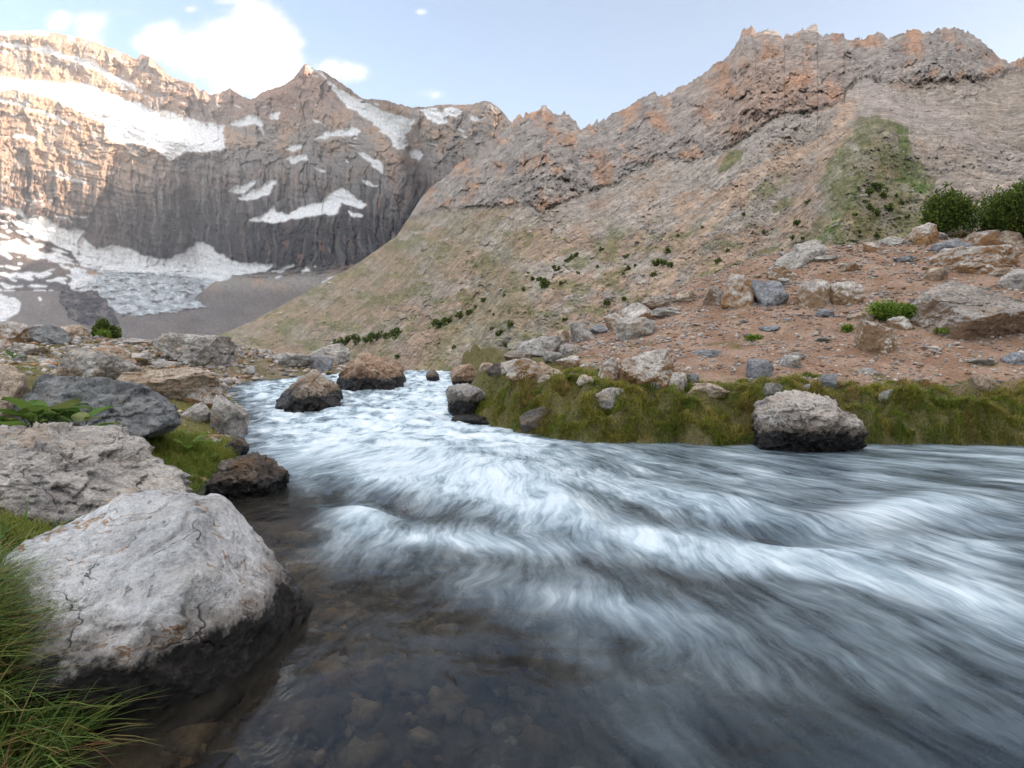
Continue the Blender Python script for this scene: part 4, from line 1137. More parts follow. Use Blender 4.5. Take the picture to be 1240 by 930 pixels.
ROCKS = [
    # name, px, base row, width, height, material, label, options
    ('boulder', 112, 545, 208, 92, 'slate', 'long dark slate grey slab sloping down towards the grass behind the pale boulder', dict(level=6, tilt=-.34, depth=.7, strata=.06, p=22)),
    ('boulder', 2, 528, 62, 88, 'tan', 'warm tan boulder cut off at the left border, above the leafy plant', dict(level=6)),
    ('rock', 108, 470, 120, 50, 'grey', 'grey hump of rock just behind the dark slate slab', dict(level=6, depth=.7, tilt=-.2)),
    ('rock', 83, 455, 38, 13, 'tan', 'small smooth cream stone lying on top of the slate slab', dict(loc=(-5.0, 7.0, .93))),
    ('rock', 195, 484, 130, 40, 'tan', 'long low tan ledge of rock above the green bank', dict(level=6, tilt=-.12, depth=.6)),
    ('rock', 245, 492, 40, 34, 'ochre', 'blocky ochre rock with a dark pitted end at the tip of the tan ledge', {}),
    ('rock', 240, 512, 42, 24, 'grey', 'rounded grey stone set in the green grass of the left bank', {}),
    ('boulder', 238, 444, 74, 42, 'grey', 'big undercut grey block overhanging reddish soil on the left bank', dict(level=6, planes=[(0, 0, 1, .7), (.95, 0, .2, .9), (.7, -.6, -.1, .9), (-.55, -.2, -.75, .5), (0, -1, .1, .8), (0, 1, .1, .8), (-.95, 0, .2, 1.05), (0, 0, -1, .8), (.2, -.6, .7, .85)], yaw=0)),
    ('rock', 212, 428, 34, 20, 'grey', 'grey rock wedged against the left side of the undercut block', {}),
    ('rock', 8, 418, 46, 32, 'paleochre', 'cream rock with an orange underside at the left end of the skyline', {}),
    ('rock', 38, 413, 34, 22, 'grey', 'grey rock on the left skyline next to the cream and orange one', {}),
    ('rock', 60, 419, 46, 27, 'slate', 'dark angular rock on the left skyline nearest the round bush', {}),
    ('rock', 86, 412, 44, 20, 'tan', 'flat tan rock on the skyline just left of the round bush', {}),
    ('rock', 35, 430, 44, 15, 'pale', 'pale flat stone in grass below the left skyline rocks', {}),
    ('rock', 125, 445, 62, 28, 'tan', 'cream coloured rock rising behind the grey hump', {}),
    ('rock', 155, 441, 48, 15, 'pale', 'flat pale slab beside the yellow flowers', {}),
    ('rock', 197, 446, 40, 10, 'pale', 'thin pale slab lying below the undercut block', {}),
    ('rock', 165, 418, 34, 10, 'pale', 'thin pale stone just right of the round bush', {}),
    ('rock', 278, 530, 44, 52, 'grey', 'steep grey rock standing at the edge of the white water on the left', dict(tilt=-.3)),
    ('rock', 288, 552, 34, 22, 'soaked', 'black wet stone under the steep grey rock at the left waterline', {}),
    ('rock', 285, 580, 20, 18, 'soaked', 'small black wet stone where the green bank meets the stream', {}),
    ('boulder', 300, 602, 88, 50, 'soaked', 'dark brown soaked boulder standing in shallow water by the left bank', dict(level=6, yaw=0, rough=1.6, planes=[(.50, -.35, .78, .52), (-.35, -.45, .80, .58), (-.1, .6, .7, .7), (.9, -.3, .2, .98), (-.9, -.3, .2, .95), (.1, -.97, .1, .8), (0, .95, .2, .8), (0, 0, -1, .7)])),
    ('boulder', 370, 500, 84, 54, 'wet', 'tan topped boulder with a black wet foot standing in the rapids', dict(level=6, yaw=0, rough=1.3, planes=[(.62, -.35, .60, .62), (-.60, -.40, .68, .46), (.1, .7, .6, .7), (.95, 0, .1, .95), (-.95, 0, .2, 1.05), (-.3, -.95, .2, .8), (.5, -.85, .1, .8), (0, .95, .2, .8), (0, 0, -1, .7)])),
    ('boulder', 448, 474, 84, 50, 'wetrust', 'large reddish brown boulder at the head of the rapids', dict(level=6, yaw=0, rough=1.4, planes=[(.42, -.35, .80, .52), (-.55, -.5, .65, .66), (-.1, .6, .7, .7), (.9, -.3, .25, .95), (-.95, -.1, .15, .95), (.1, -.97, .1, .75), (-.6, -.75, .1, .85), (0, .95, .2, .8), (0, 0, -1, .7)])),
    ('rock', 524, 462, 17, 15, 'soaked', 'small black rock on the lip of the rapids', {}),
    ('rock', 398, 438, 52, 26, 'pale', 'pale grey rock on the skyline left of the reddish brown boulder', {}),
    ('rock', 352, 446, 50, 20, 'grey', 'grey rock at the far left edge of the stream, before the rapids', {}),
    ('rock', 302, 456, 18, 14, 'grey', 'small round grey stone at the start of the side channel', {}),
    ('rock', 388, 452, 30, 22, 'blue', 'blue grey rock tucked between the two boulders in the rapids', {}),
    ('boulder', 564, 506, 50, 42, 'wetgrey', 'square grey block with a black wet foot at the right edge of the rapids', dict(level=6)),
    ('rock', 566, 470, 42, 30, 'wetrust', 'pointed red brown rock behind the square grey block', {}),
    ('rock', 601, 458, 30, 18, 'dark', 'low dark rock on the right bank above the square grey block', {}),
    ('rock', 570, 514, 54, 10, 'soaked', 'flat black ledge at the foot of the square grey block', {}),
    ('rock', 650, 524, 44, 32, 'dark', 'black and white banded rock sloping out of the grass to the water', dict(tilt=.5)),
    ('rock', 655, 432, 62, 26, 'grey', 'big flat topped grey boulder on the far part of the right bank', {}),
    ('rock', 655, 468, 70, 30, 'tan', 'tilted pale tan slab beside the thin ochre one', dict(tilt=.45)),
    ('rock', 618, 456, 40, 22, 'pale', 'pale rock crowded behind the thin ochre edged slab', {}),
    ('rock', 590, 452, 22, 13, 'tan', 'small tan rock between the low dark rock and the rapids', {}),
    ('rock', 690, 446, 26, 16, 'paleochre', 'small cream rock right of the tilted pale slab', {}),
    ('rock', 672, 440, 30, 15, 'grey', 'low grey rock behind the tilted pale slab', {}),
    ('rock', 628, 440, 36, 16, 'slab', 'brownish flat rock below the big flat topped grey boulder', {}),
    ('rock', 690, 430, 26, 14, 'pale', 'pale stone right of the big flat topped grey boulder', {}),
    ('rock', 634, 460, 44, 26, 'ochre', 'thin ochre edged slab leaning over the grass on the right bank', dict(tilt=.6)),
    ('boulder', 786, 468, 70, 46, 'ochre', 'boulder with a rounded ochre face and pale top above the right bank', dict(level=6)),
    ('rock', 738, 460, 30, 28, 'paleochre', 'pale upright stone left of the ochre faced boulder', {}),
    ('rock', 735, 496, 52, 26, 'pale', 'pale whitish rock set in the grass of the right bank', {}),
    ('rock', 709, 466, 22, 12, 'tan', 'small pinkish stone in the grass left of the whitish rock', {}),
    ('rock', 818, 470, 32, 20, 'pale', 'pale stone at the right foot of the ochre faced boulder', {}),
    ('rock', 839, 466, 16, 14, 'blue', 'small dark blue grey stone right of the ochre faced boulder', {}),
    ('rock', 795, 470, 16, 14, 'grey', 'round brown stone leaning on the front of the ochre faced boulder', {}),
    ('rock', 857, 482, 50, 18, 'tan', 'flat tan stone sunk in the grass on the right bank', {}),
    ('boulder', 976, 548, 134, 74, 'bank', 'large rough pinkish boulder with a black wet foot in the right bank', dict(level=7, strata=.14, p=30, rough=1.5, yaw=0, planes=[(-.1, -.35, .9, .60), (.4, -.3, .85, .70), (-.9, -.3, .2, .9), (-.4, -.9, .2, .85), (.5, -.85, .1, .9), (.9, -.1, .35, .95), (0, .9, .4, .9), (0, 0, -1, .8), (.1, -.9, -.4, .8)])),
    ('rock', 934, 484, 30, 20, 'grey', 'grey rock at the upper left corner of the large bank boulder', {}),
    ('rock', 977, 476, 15, 11, 'blue', 'small blue grey cube shaped stone above the bank boulder', {}),
    ('rock', 1001, 470, 22, 17, 'blue', 'blue grey angular stone up and right of the bank boulder', {}),
    ('rock', 1074, 488, 22, 16, 'grey', 'grey pointed stone among the grass right of the bank boulder', {}),
    ('rock', 1188, 476, 30, 22, 'tan', 'pinkish round rock at the top of the grass, far right', {}),
    ('rock', 918, 458, 32, 24, 'blue', 'dark grey angular rock on the upper rim of the grassy bank', {}),
    ('rock', 958, 446, 24, 17, 'grey', 'pale brown rock on bare soil right of the dark angular rock', {}),
    ('rock', 857, 433, 38, 10, 'blue', 'flat grey slab lying on soil above the ochre faced boulder', {}),
    ('rock', 1048, 454, 26, 9, 'grey', 'flat grey stone at the top of the grass above the bank boulder', {}),
    ('boulder', 1062, 430, 48, 44, 'paleochre', 'pale pointed rock with ochre base in front of the green creeping bush', dict(level=6)),
    ('boulder', 1172, 412, 160, 86, 'slab', 'huge weathered brown slab with white lichen discs on the right slope', dict(level=7, planes=[(-.12, -.62, .80, .50), (.35, -.45, .85, .60), (-.8, -.2, .55, .85), (-.7, -.6, -.2, .95), (.1, -.85, -.45, .62), (.85, -.3, .35, .95), (.5, -.75, -.4, .75), (0, .9, .4, .9), (0, 0, -1, .7), (-.4, .6, .7, .85)], yaw=0, strata=.08, rough=.8)),
    ('rock', 1089, 400, 26, 18, 'paleochre', 'small rock wedged at the left tip of the huge slab', {}),
    ('boulder', 1186, 332, 96, 44, 'ochre', 'wide orange and cream boulder on the slope behind the huge slab', dict(level=6)),
    ('rock', 1150, 310, 48, 24, 'blue', 'dark blue grey slab on the ridge left of the wide orange boulder', dict(tilt=.3)),
    ('rock', 1119, 298, 30, 30, 'ochre', 'brown upright rock under the smaller juniper', {}),
    ('rock', 1136, 290, 20, 10, 'pale', 'small whitish rock between the brown upright rock and the junipers', {}),
    ('rock', 1160, 286, 26, 16, 'paleochre', 'cream rock at the foot of the smaller juniper', {}),
    ('rock', 1190, 300, 36, 26, 'ochre', 'orange brown rock at the foot of the large juniper', {}),
    ('rock', 1222, 300, 36, 24, 'tan', 'tan rock on the ridge below the large juniper at the far right', {}),
    ('rock', 1232, 352, 44, 30, 'pale', 'pale rock cut by the right border above the huge slab', {}),
    ('rock', 1212, 336, 30, 14, 'tan', 'small pinkish rock between the huge slab and the pale border rock', {}),
    ('rock', 1132, 340, 30, 18, 'tan', 'pinkish rock behind the upper edge of the huge slab', {}),
    ('boulder', 985, 374, 42, 40, 'paleochre', 'left one of two pale rocks side by side on the bare slope', {}),
    ('boulder', 1022, 371, 40, 32, 'paleochre', 'right one of two pale rocks side by side on the bare slope', {}),
    ('boulder', 930, 371, 42, 36, 'blue', 'dark split block with a slaty top beside a tall tan rock', {}),
    ('boulder', 894, 374, 46, 46, 'ochre', 'tall tan rock with an ochre side left of the dark split block', {}),
    ('rock', 868, 370, 30, 26, 'slab', 'brown layered rock left of the tall tan rock', {}),
    ('boulder', 982, 318, 48, 30, 'pale', 'highest pale whitish rock on the middle of the ridge', {}),
    ('rock', 960, 326, 44, 24, 'pale', 'flat whitish slab below the highest pale rock of the ridge', {}),
    ('rock', 944, 340, 32, 20, 'paleochre', 'pale rock with an ochre side at the ridge edge above the dark split block', {}),
    ('rock', 950, 347, 24, 12, 'grey', 'small grey rock just above the dark split block', {}),
    ('rock', 1000, 318, 34, 10, 'grey', 'flat grey stone right of the highest pale rock', {}),
    ('rock', 1032, 330, 32, 14, 'paleochre', 'low cream rock on red soil in the middle of the upper slope', {}),
    ('rock', 1058, 306, 24, 16, 'ochre', 'rust coloured rock on the ridge left of the brown upright rock', {}),
    ('rock', 1080, 298, 36, 14, 'pale', 'whitish flat rocks ledge on the ridge near the rust coloured rock', {}),
    ('rock', 1094, 318, 34, 10, 'blue', 'flat slate stone below the ridge near the brown upright rock', {}),
    ('rock', 1042, 388, 44, 12, 'tan', 'low orange tinged stone left of the green creeping bush', {}),
    ('rock', 935, 402, 28, 9, 'blue', 'flat blue grey sliver of stone on bare soil below the tall tan rock', {}),
    ('rock', 1000, 385, 22, 12, 'blue', 'small slate stone below the two pale rocks', {}),
    ('boulder', 770, 411, 50, 28, 'pale', 'whitish boulder in front of the grey and ochre one, on the slope edge', {}),
    ('boulder', 772, 394, 44, 30, 'paleochre', 'grey boulder with an ochre left face on the slope edge', {}),
    ('rock', 745, 398, 30, 20, 'paleochre', 'pale broken rock left of the grey and ochre boulder', {}),
    ('rock', 705, 414, 30, 26, 'grey', 'leaning grey rock at the low end of the row along the slope edge', dict(tilt=.4)),
    ('rock', 682, 418, 16, 20, 'tan', 'small pale upright stone left of the leaning grey rock', {}),
    ('rock', 724, 405, 24, 14, 'blue', 'blue grey stone between the leaning grey rock and the broken rock', {}),
    ('rock', 808, 384, 66, 14, 'grey', 'long flat grey slab lying along the slope edge', dict(tilt=.25)),
    ('rock', 800, 374, 46, 20, 'slab', 'brown layered outcrop behind the long flat slab', dict(tilt=.2)),
    ('rock', 836, 366, 36, 16, 'tan', 'low tan outcrop at the slope edge left of the brown layered rock', {}),
    ('rock', 1185, 444, 50, 11, 'grey', 'flat pale grey slab on soil below the huge slab', {}),
    ('rock', 1226, 442, 26, 16, 'blue', 'blue grey block beside the flat slab at the right border', {}),
    ('rock', 1128, 426, 26, 8, 'paleochre', 'small flat cream stone below the left tip of the huge slab', {}),
    ('rock', 40, 745, 34, 18, 'pale', 'white stone half hidden in the long grass at lower left', dict(embed=.6)),
]
_sd = 20
for (nm, px, pb, w, h, mt, lab, opt) in ROCKS:
    _sd += 1
    o_ = dict(level=5, cat='boulder' if nm == 'boulder' else 'rock'); o_.update(opt)
    place_rock(nm, px, pb, w, h, mt, lab, _sd, **o_)

# smaller loose stones, one object each
STONES = []
for k in range(10):
    V, Fc = rock_shape(300 + k, 4, None, 40, 1.0, .08)
    V = V * np.array([1, .85, .62])
    STONES.append(mesh_np('stone', V * .5, [Fc]))
NORMS = ['grey', 'tan', 'blue', 'paleochre', 'pale', 'grey', 'slab']
STONE_DATA = {}


def stone_mesh(k, mat):
    key = (k % 10, mat)
    if key not in STONE_DATA:
        me = STONES[key[0]].copy(); me.materials.clear(); me.materials.append(RM[mat]); STONE_DATA[key] = me
    return STONE_DATA[key]


def scatter_stones(n, fx, label, group, smin, smax, mats, seed, cond):
    r = np.random.default_rng(seed); c = 0; tries = 0
    while c < n and tries < 60000:
        tries += 1
        x, y = fx(r)
        d = float(gz(x, y, GD)[0])
        if d < .25 or not cond(x, y, d, r): continue
        s = smin * (smax / smin) ** (r.random() ** 1.7)
        o = link('stone', stone_mesh(int(r.integers(0, 10)), mats[int(r.integers(0, len(mats)))]), None)
        o.location = (x, y, float(gz(x, y)[0]) + s * .10)
        o.rotation_euler = (r.normal() * .25, r.normal() * .25, r.uniform(0, 6.28))
        o.scale = (s, s * r.uniform(.7, 1.1), s * r.uniform(.6, 1.0))
        tag(o, label, 'stone', group); c += 1


def fr(r):
    y = 9.3 + 11.2 * r.random() ** .85; return (r.uniform(-.01, .84) * y, y)


def fl(r):
    y = 5 + 21 * r.random() ** .8; return (-r.uniform(.22, .86) * y, y)


_nz = lambda x, y, s: float(fbm2(np.array([x / 2.0]), np.array([y / 2.0]), 3, s)[0])
scatter_stones(170, fr, 'small loose stone on the bare reddish soil of the right slope', 'loose stones on the right slope', .07, .34, ['paleochre', 'tan', 'blue', 'grey', 'pale', 'slab'], 5,
               lambda x, y, d, r: d > .8 and r.random() < .35 + 1.2 * max(0, _nz(x, y, 9)) + .25 * (y > 17))
scatter_stones(110, fl, 'small loose stone among grass and gravel on the left bank', 'loose stones on the left bank', .08, .42, ['pale', 'grey', 'grey', 'tan', 'blue'], 6,
               lambda x, y, d, r: r.random() < .3 + 1.2 * max(0, _nz(x, y, 19)) + .5 * (y > 14))


# gravel: uncountable small stones
def gravel(name, P, S, cols, mat, level=1, label=None):
    U, Fc = ico(level); n = len(P); r = np.random.default_rng(len(P))
    nv = len(U)
    base = U[None] * (1 + .25 * r.normal(size=(n, nv, 1)))
    sc = S[:, None, None] * np.stack([r.uniform(.7, 1.3, n), r.uniform(.6, 1.1, n), r.uniform(.35, .75, n)], 1)[:, None, :]
    V = base * sc
    a = r.uniform(0, 6.28, n); ca, sa = np.cos(a)[:, None], np.sin(a)[:, None]
    V = np.stack([V[..., 0] * ca - V[..., 1] * sa, V[..., 0] * sa + V[..., 1] * ca, V[..., 2]], -1) + P[:, None, :]
    f = (Fc[None] + (np.arange(n) * nv)[:, None, None]).reshape(-1, 3)
    c = np.repeat(cols, nv, 0)
    me = mesh_np(name, V.reshape(-1, 3), [f], c, smooth=False)
    o = link(name, me, mat); tag(o, label, name, None, 'stuff')
    return o


g = NT('gravel_stone')
_n = g.noise(g.pos(), 60, 4, .6)
GRAVEL_M = g.done(g.principled(g.mix(1.0, g.attr('Col'), g.ramp(_n, [(.3, .65), (.7, 1.3)]), 'MULTIPLY'), .9))
g = NT('streambed_stone')
_n = g.noise(g.pos(), 35, 5, .65)
BED_M = g.done(g.principled(g.mix(1.0, g.attr('Col'), g.ramp(_n, [(.3, .5), (.7, 1.4)]), 'MULTIPLY'), .6))


def gravel_all():
    r = np.random.default_rng(77)
    pal = np.array([[.36, .33, .31], [.42, .36, .30], [.24, .24, .25], [.30, .19, .12], [.46, .43, .40], [.20, .15, .12]])
    y = 9 + 13 * r.random(26000) ** .9; x = r.uniform(-.05, .86, 26000) * y
    d = gz(x, y, GD); keep = (d > .6) & (r.random(len(x)) < .35 + .9 * sstep(-.2, .4, fbm2(x / 1.2, y / 1.2, 4, 91))) & (grass_mask(x, y) < .6)
    x, y = x[keep], y[keep]
    S = .012 * (4.5 ** (r.random(len(x)) ** 2.2)) * (1 + .35 * (y > 14))
    gravel('gravel', np.stack([x, y, gz(x, y) + S * .2], 1), S, pal[r.integers(0, 6, len(x))] * r.uniform(.7, 1.15, (len(x), 1)), GRAVEL_M, 1, 'gravel strewn over the reddish soil of the right slope')
    y = 5 + 22 * r.random(22000) ** .8; x = -r.uniform(.12, .9, 22000) * y
    d = gz(x, y, GD); keep = (d > .03) & (r.random(len(x)) < .4 + .8 * sstep(-.2, .4, fbm2(x / 1.5, y / 1.5, 4, 93))) & (grass_mask(x, y) < .85)
    x, y = x[keep], y[keep]
    S = .016 * (5.5 ** (r.random(len(x)) ** 2.0)) * (1 + .5 * (y > 12))
    gravel('gravel', np.stack([x, y, gz(x, y) + S * .2], 1), S, pal[r.integers(0, 5, len(x))] * r.uniform(.75, 1.2, (len(x), 1)), GRAVEL_M, 1, 'pale gravel and rubble lying over the left bank')
    y = 1.0 + 6.5 * r.random(5200) ** 1.2; x = -1.6 + 6.5 * r.random(5200) ** 1.3
    d = gz(x, y, GD); keep = d < -.22
    x, y = x[keep], y[keep]
    S = .022 * (4.2 ** (r.random(len(x)) ** 2.2))
    pal2 = np.array([[.17, .12, .07], [.07, .065, .06], [.22, .17, .11], [.035, .033, .032], [.28, .25, .20]])
    gravel('streambed_gravel', np.stack([x, y, gz(x, y) + S * .25], 1), S, pal2[r.integers(0, 5, len(x))] * r.uniform(.6, 1.15, (len(x), 1)), BED_M, 2, 'brown stones of the stream bed seen through shallow water')


gravel_all()

# ------------------------------------------------------------------ plants
g = NT('grass_blade')
_c = g.attr('Col')
tl = g.n('ShaderNodeBsdfTranslucent'); g.set(tl.inputs[0], _c)
pr = g.principled(_c, .65, None, .25)
mxs = g.n('ShaderNodeMixShader'); mxs.inputs[0].default_value = .45
g.t.links.new(pr, mxs.inputs[1]); g.t.links.new(tl.outputs[0], mxs.inputs[2])
LEAF_M = g.done(mxs.outputs[0])
g = NT('bark')
_n = g.noise(g.mapv(g.coord('Object'), (1, 1, .3)), 30, 5, .6)
BARK_M = g.done(g.principled(g.ramp(_n, [(.3, (.06, .04, .028)), (.7, (.16, .11, .075))]), .9, g.bump(_n, .6, .02)))


def blades(name, P, L, Wd, az, lean, cols, label, droop=.0, segs=2):
    """separate blades of grass: tapering, bent ribbons"""
    n = len(P)
    dx, dy = np.cos(az), np.sin(az); sx, sy = -dy, dx
    lv = []
    for k in range(segs + 1):
        t = k / segs
        out = lean * L * (t ** 1.7); up = L * (t * (1 - .35 * lean * t)) - droop * L * t * t
        w = Wd * (1 - t ** 1.6) * .5
        c = np.stack([P[:, 0] + dx * out, P[:, 1] + dy * out, P[:, 2] + up], 1)
        if k < segs:
            o = np.stack([sx * w, sy * w, 0 * w], 1)
            lv += [c - o, c + o]
        else:
            lv += [c]
    nv = len(lv)
    V = np.stack(lv, 1).reshape(-1, 3)
    b = (np.arange(n) * nv)[:, None]
    quads = np.concatenate([b + np.array([[2 * k, 2 * k + 1, 2 * k + 3, 2 * k + 2]]) for k in range(segs - 1)]) if segs > 1 else None
    tri = b + np.array([[2 * segs - 2, 2 * segs - 1, 2 * segs]])
    fl_ = ([quads] if quads is not None else []) + [tri]
    me = mesh_np(name, V, fl_, np.repeat(cols, nv, 0), smooth=True)
    o = link(name, me, LEAF_M); tag(o, label, 'grass', None, 'stuff')
    return o


def grass_cols(r, n, x, y, dry):
    pal = np.array([[.13, .19, .03], [.21, .235, .04], [.30, .275, .06], [.36, .28, .10], [.24, .135, .055]])
    k = np.clip((r.random(n) * 1.5 + dry * 3.6).astype(int), 0, 4)
    return pal[k] * r.uniform(.7, 1.3, (n, 1))


def grasses():
    r = np.random.default_rng(5)
    n = 150000
    x = r.uniform(-1.2, 10.5, n); y = r.uniform(8.2, 13, n)
    m = grass_mask(x, y) * np.where(gz(x, y, GD) < 2.6, 1, .5)
    k = (r.random(n) < m) & (gz(x, y, GD) > .0)
    x, y = x[k], y[k]; n = len(x)
    tuft = fbm2(x / .16, y / .16, 3, 311); cl = fbm2(x / .7, y / .7, 3, 313)
    d = gz(x, y, GD)
    L = (.025 + .085 * sstep(-.25, .45, tuft) * sstep(-.45, .3, cl + .4)) * np.where(d < 1.0, 1.25, .6) * r.uniform(.6, 1.4, n)
    dry = np.clip(.22 + .9 * cl + .35 * fbm2(x / .3, y / .3, 2, 317) + .25 * sstep(.8, 2.2, d), 0, 1)
    az = r.normal(-1.57, 1.1, n)
    blades('grass', np.stack([x, y, gz(x, y) - .01], 1), L, r.uniform(.006, .013, n), az, r.uniform(.3, 1.2, n), grass_cols(r, n, x, y, dry), 'olive green turf overhanging the right bank of the stream', droop=.15)
    # tussocks: each a tuft of blades leaning outwards
    nt, nbl = 420, 130
    tx = r.uniform(-.9, 8.6, 2600); ty = r.uniform(8.3, 11.2, 2600)
    td = gz(tx, ty, GD)
    kt = (td > .03) & (td < 1.7) & (r.random(2600) < grass_mask(tx, ty) * np.where(td < .7, 1, .45))
    tx, ty = tx[kt][:nt], ty[kt][:nt]; nt = len(tx)
    R_ = r.uniform(.05, .16, nt); hue = np.clip(.35 + .9 * fbm2(tx / .8, ty / .8, 3, 313) + r.normal(0, .22, nt), 0, 1)
    x = np.repeat(tx, nbl); y = np.repeat(ty, nbl); rr = np.repeat(R_, nbl); a = r.uniform(0, 6.28, len(x)); q = np.sqrt(r.random(len(x)))
    ox, oy = np.cos(a) * q * rr, np.sin(a) * q * rr * .8
    L = rr * r.uniform(.7, 1.35, len(x)); n = len(x)
    blades('grass', np.stack([x + ox, y + oy, gz(x + ox, y + oy) + .35 * rr * (1 - q * q) - .01], 1), L, r.uniform(.006, .012, n), np.where(r.random(n) < .6, a, -1.57) + r.normal(0, .3, n), .25 + .9 * q, grass_cols(r, n, x, y, np.repeat(hue, nbl)), 'mossy tussocks of grass hanging over the right bank waterline', droop=.35, segs=3)
    # left bank
    n = 130000
    y = 2.6 + 18 * r.random(n) ** 1.6; x = -r.uniform(.30, .95, n) * np.maximum(y, 3.2)
    k = (r.random(n) < grass_mask(x, y) * .9) & (gz(x, y, GD) > .04)
    x, y = x[k], y[k]; n = len(x)
    tuft = fbm2(x / .2, y / .2, 3, 321); cl = fbm2(x / .9, y / .9, 3, 323)
    green = np.exp(-((x + 3.1) / .7) ** 2 - ((y - 6.4) / 1.8) ** 2)
    L = (.04 + .07 * sstep(-.3, .4, tuft)) * r.uniform(.6, 1.5, n) * (1 + .4 * green)
    dry = np.clip(.30 + .5 * cl - .45 * green + .03 * (y - 6), 0, .8)
    blades('grass', np.stack([x, y, gz(x, y) - .01], 1), L, r.uniform(.005, .011, n), r.uniform(0, 6.28, n), r.uniform(.2, 1.0, n), grass_cols(r, n, x, y, dry), 'short green grass between the boulders of the left bank', droop=.1)
    n = 42000
    x = r.normal(-3.15, .55, n); y = r.normal(6.7, 1.25, n)
    k = (gz(x, y, GD) > .03) & (np.hypot((x + 3.15) / .8, (y - 6.7) / 2.0) < 1.2)
    x, y = x[k], y[k]; n = len(x)
    tuft = fbm2(x / .2, y / .2, 3, 321); cl = fbm2(x / .5, y / .5, 3, 327)
    L = (.05 + .09 * sstep(-.3, .4, tuft)) * r.uniform(.6, 1.5, n)
    blades('grass', np.stack([x, y, gz(x, y) - .01], 1), L, r.uniform(.005, .010, n), r.uniform(0, 6.28, n), r.uniform(.2, 1.0, n), grass_cols(r, n, x, y, np.clip(.08 + .5 * cl, 0, .8)), 'lush green turf sloping to the water below the slate slab', droop=.1)
    # long grass at the lower left corner
    n = 26000
    x = r.normal(-1.58, .30, n); y = r.normal(1.84, .34, n)
    hx = (np.hypot((x + 1.42) / .60, (y - 2.37) / .66) > .95) | (-.62 * (x + 1.42) - .78 * (y - 2.37) > .40)
    k = (gz(x, y, GD) > -.03) & hx & (y > 1.0) & (x < -1.04) & (np.hypot(x, y) > 1.3)
    x, y = x[k], y[k]; n = len(x)
    # blades grow in tufts
    cx = np.round(x / .09) * .09; cy = np.round(y / .09) * .09
    x = lerp(x, cx, .45); y = lerp(y, cy, .45)
    L = r.uniform(.08, .27, n) * (1 + .35 * (r.random(n) < .10)); az = np.arctan2(y - 1.9, x + 1.95) + r.normal(0, 1.5, n)
    pal = np.array([[.075, .14, .03], [.115, .205, .04], [.18, .26, .06], [.32, .27, .10], [.19, .09, .045]])
    kk = np.clip((r.random(n) ** 1.2 * 3.9 + (r.random(n) < .08) * 3).astype(int), 0, 4)
    blades('grass', np.stack([x, y, gz(x, y) - .01], 1), L, r.uniform(.005, .012, n), az, r.uniform(.2, 1.4, n), pal[kk] * r.uniform(.7, 1.25, (n, 1)), 'long green grass growing against the near boulder at lower left', droop=.12, segs=5)


grasses()


def leaf_cloud(r, n, shape, size, cols, flatness=.6, spikes=0):
    """n small leaf quads spread through a lumpy volume; shape(r,n)->points (n,3) and outward dirs"""
    P, Dn = shape(r, n)
    a = r.normal(size=(n, 3)) + Dn * .9; a /= np.linalg.norm(a, axis=1)[:, None]
    b = np.cross(a, r.normal(size=(n, 3))); b /= np.linalg.norm(b, axis=1)[:, None]
    s = size * r.uniform(.6, 1.4, (n, 1))
    V = np.stack([P - b * s * .32, P + a * s * .5 - b * s * .42, P + a * s * 1.25, P + a * s * .5 + b * s * .42, ], 1)
    f = (np.arange(n) * 4)[:, None] + np.array([[0, 1, 2, 3]])
    return V.reshape(-1, 3), f, np.repeat(cols, 4, 0)


def lumpy(dims, lumps, r0, seed):
    q = np.random.default_rng(seed)
    C = q.normal(size=(lumps, 3)); C /= np.linalg.norm(C, axis=1)[:, None]; C = C * q.uniform(.40, .72, (lumps, 1)); C[:, 2] = .46 + .55 * C[:, 2]
    R = q.uniform(.22, .42, lumps)

    def f(r, n):
        k = r.integers(0, lumps, n)
        d = r.normal(size=(n, 3)); d /= np.linalg.norm(d, axis=1)[:, None]
        rr = R[k] * (r.random(n) ** .35)
        P = C[k] + d * rr[:, None]
        P[:, 2] = np.maximum(P[:, 2], .02)
        Dn = P / np.maximum(np.linalg.norm(P, axis=1), .1)[:, None] * .6 + d * .4 + np.array([0, 0, .35])
        return P * np.array(dims), Dn
    return f


def branches(h, spread, n, seed, rad):
    """a short trunk that forks low into limbs, one mesh"""
    r = np.random.default_rng(seed); V = []; Fq = []
    for k in range(n):
        a = r.uniform(0, 6.28); tip = np.array([math.cos(a) * spread * r.uniform(.3, .9), math.sin(a) * spread * r.uniform(.3, .9), h * r.uniform(.5, .95)])
        if k == 0: tip = np.array([0, 0, h * .9])
        base = np.array([r.normal() * rad, r.normal() * rad, -.08 * h])
        prev = None
        for s in range(5):
            t = s / 4; c = base * (1 - t) + tip * t + np.array([r.normal(), r.normal(), 0]) * .05 * spread * t
            c[:2] = c[:2] * (t ** .4)
            rr = rad * (1 - .8 * t)
            ring = []
            for q in range(6):
                b = q * math.pi / 3; ring.append(len(V)); V.append(c + rr * np.array([math.cos(b), math.sin(b), 0]))
            if prev:
                for q in range(6): Fq.append((prev[q], prev[(q + 1) % 6], ring[(q + 1) % 6], ring[q]))
            prev = ring
    return np.array(V), np.array(Fq)


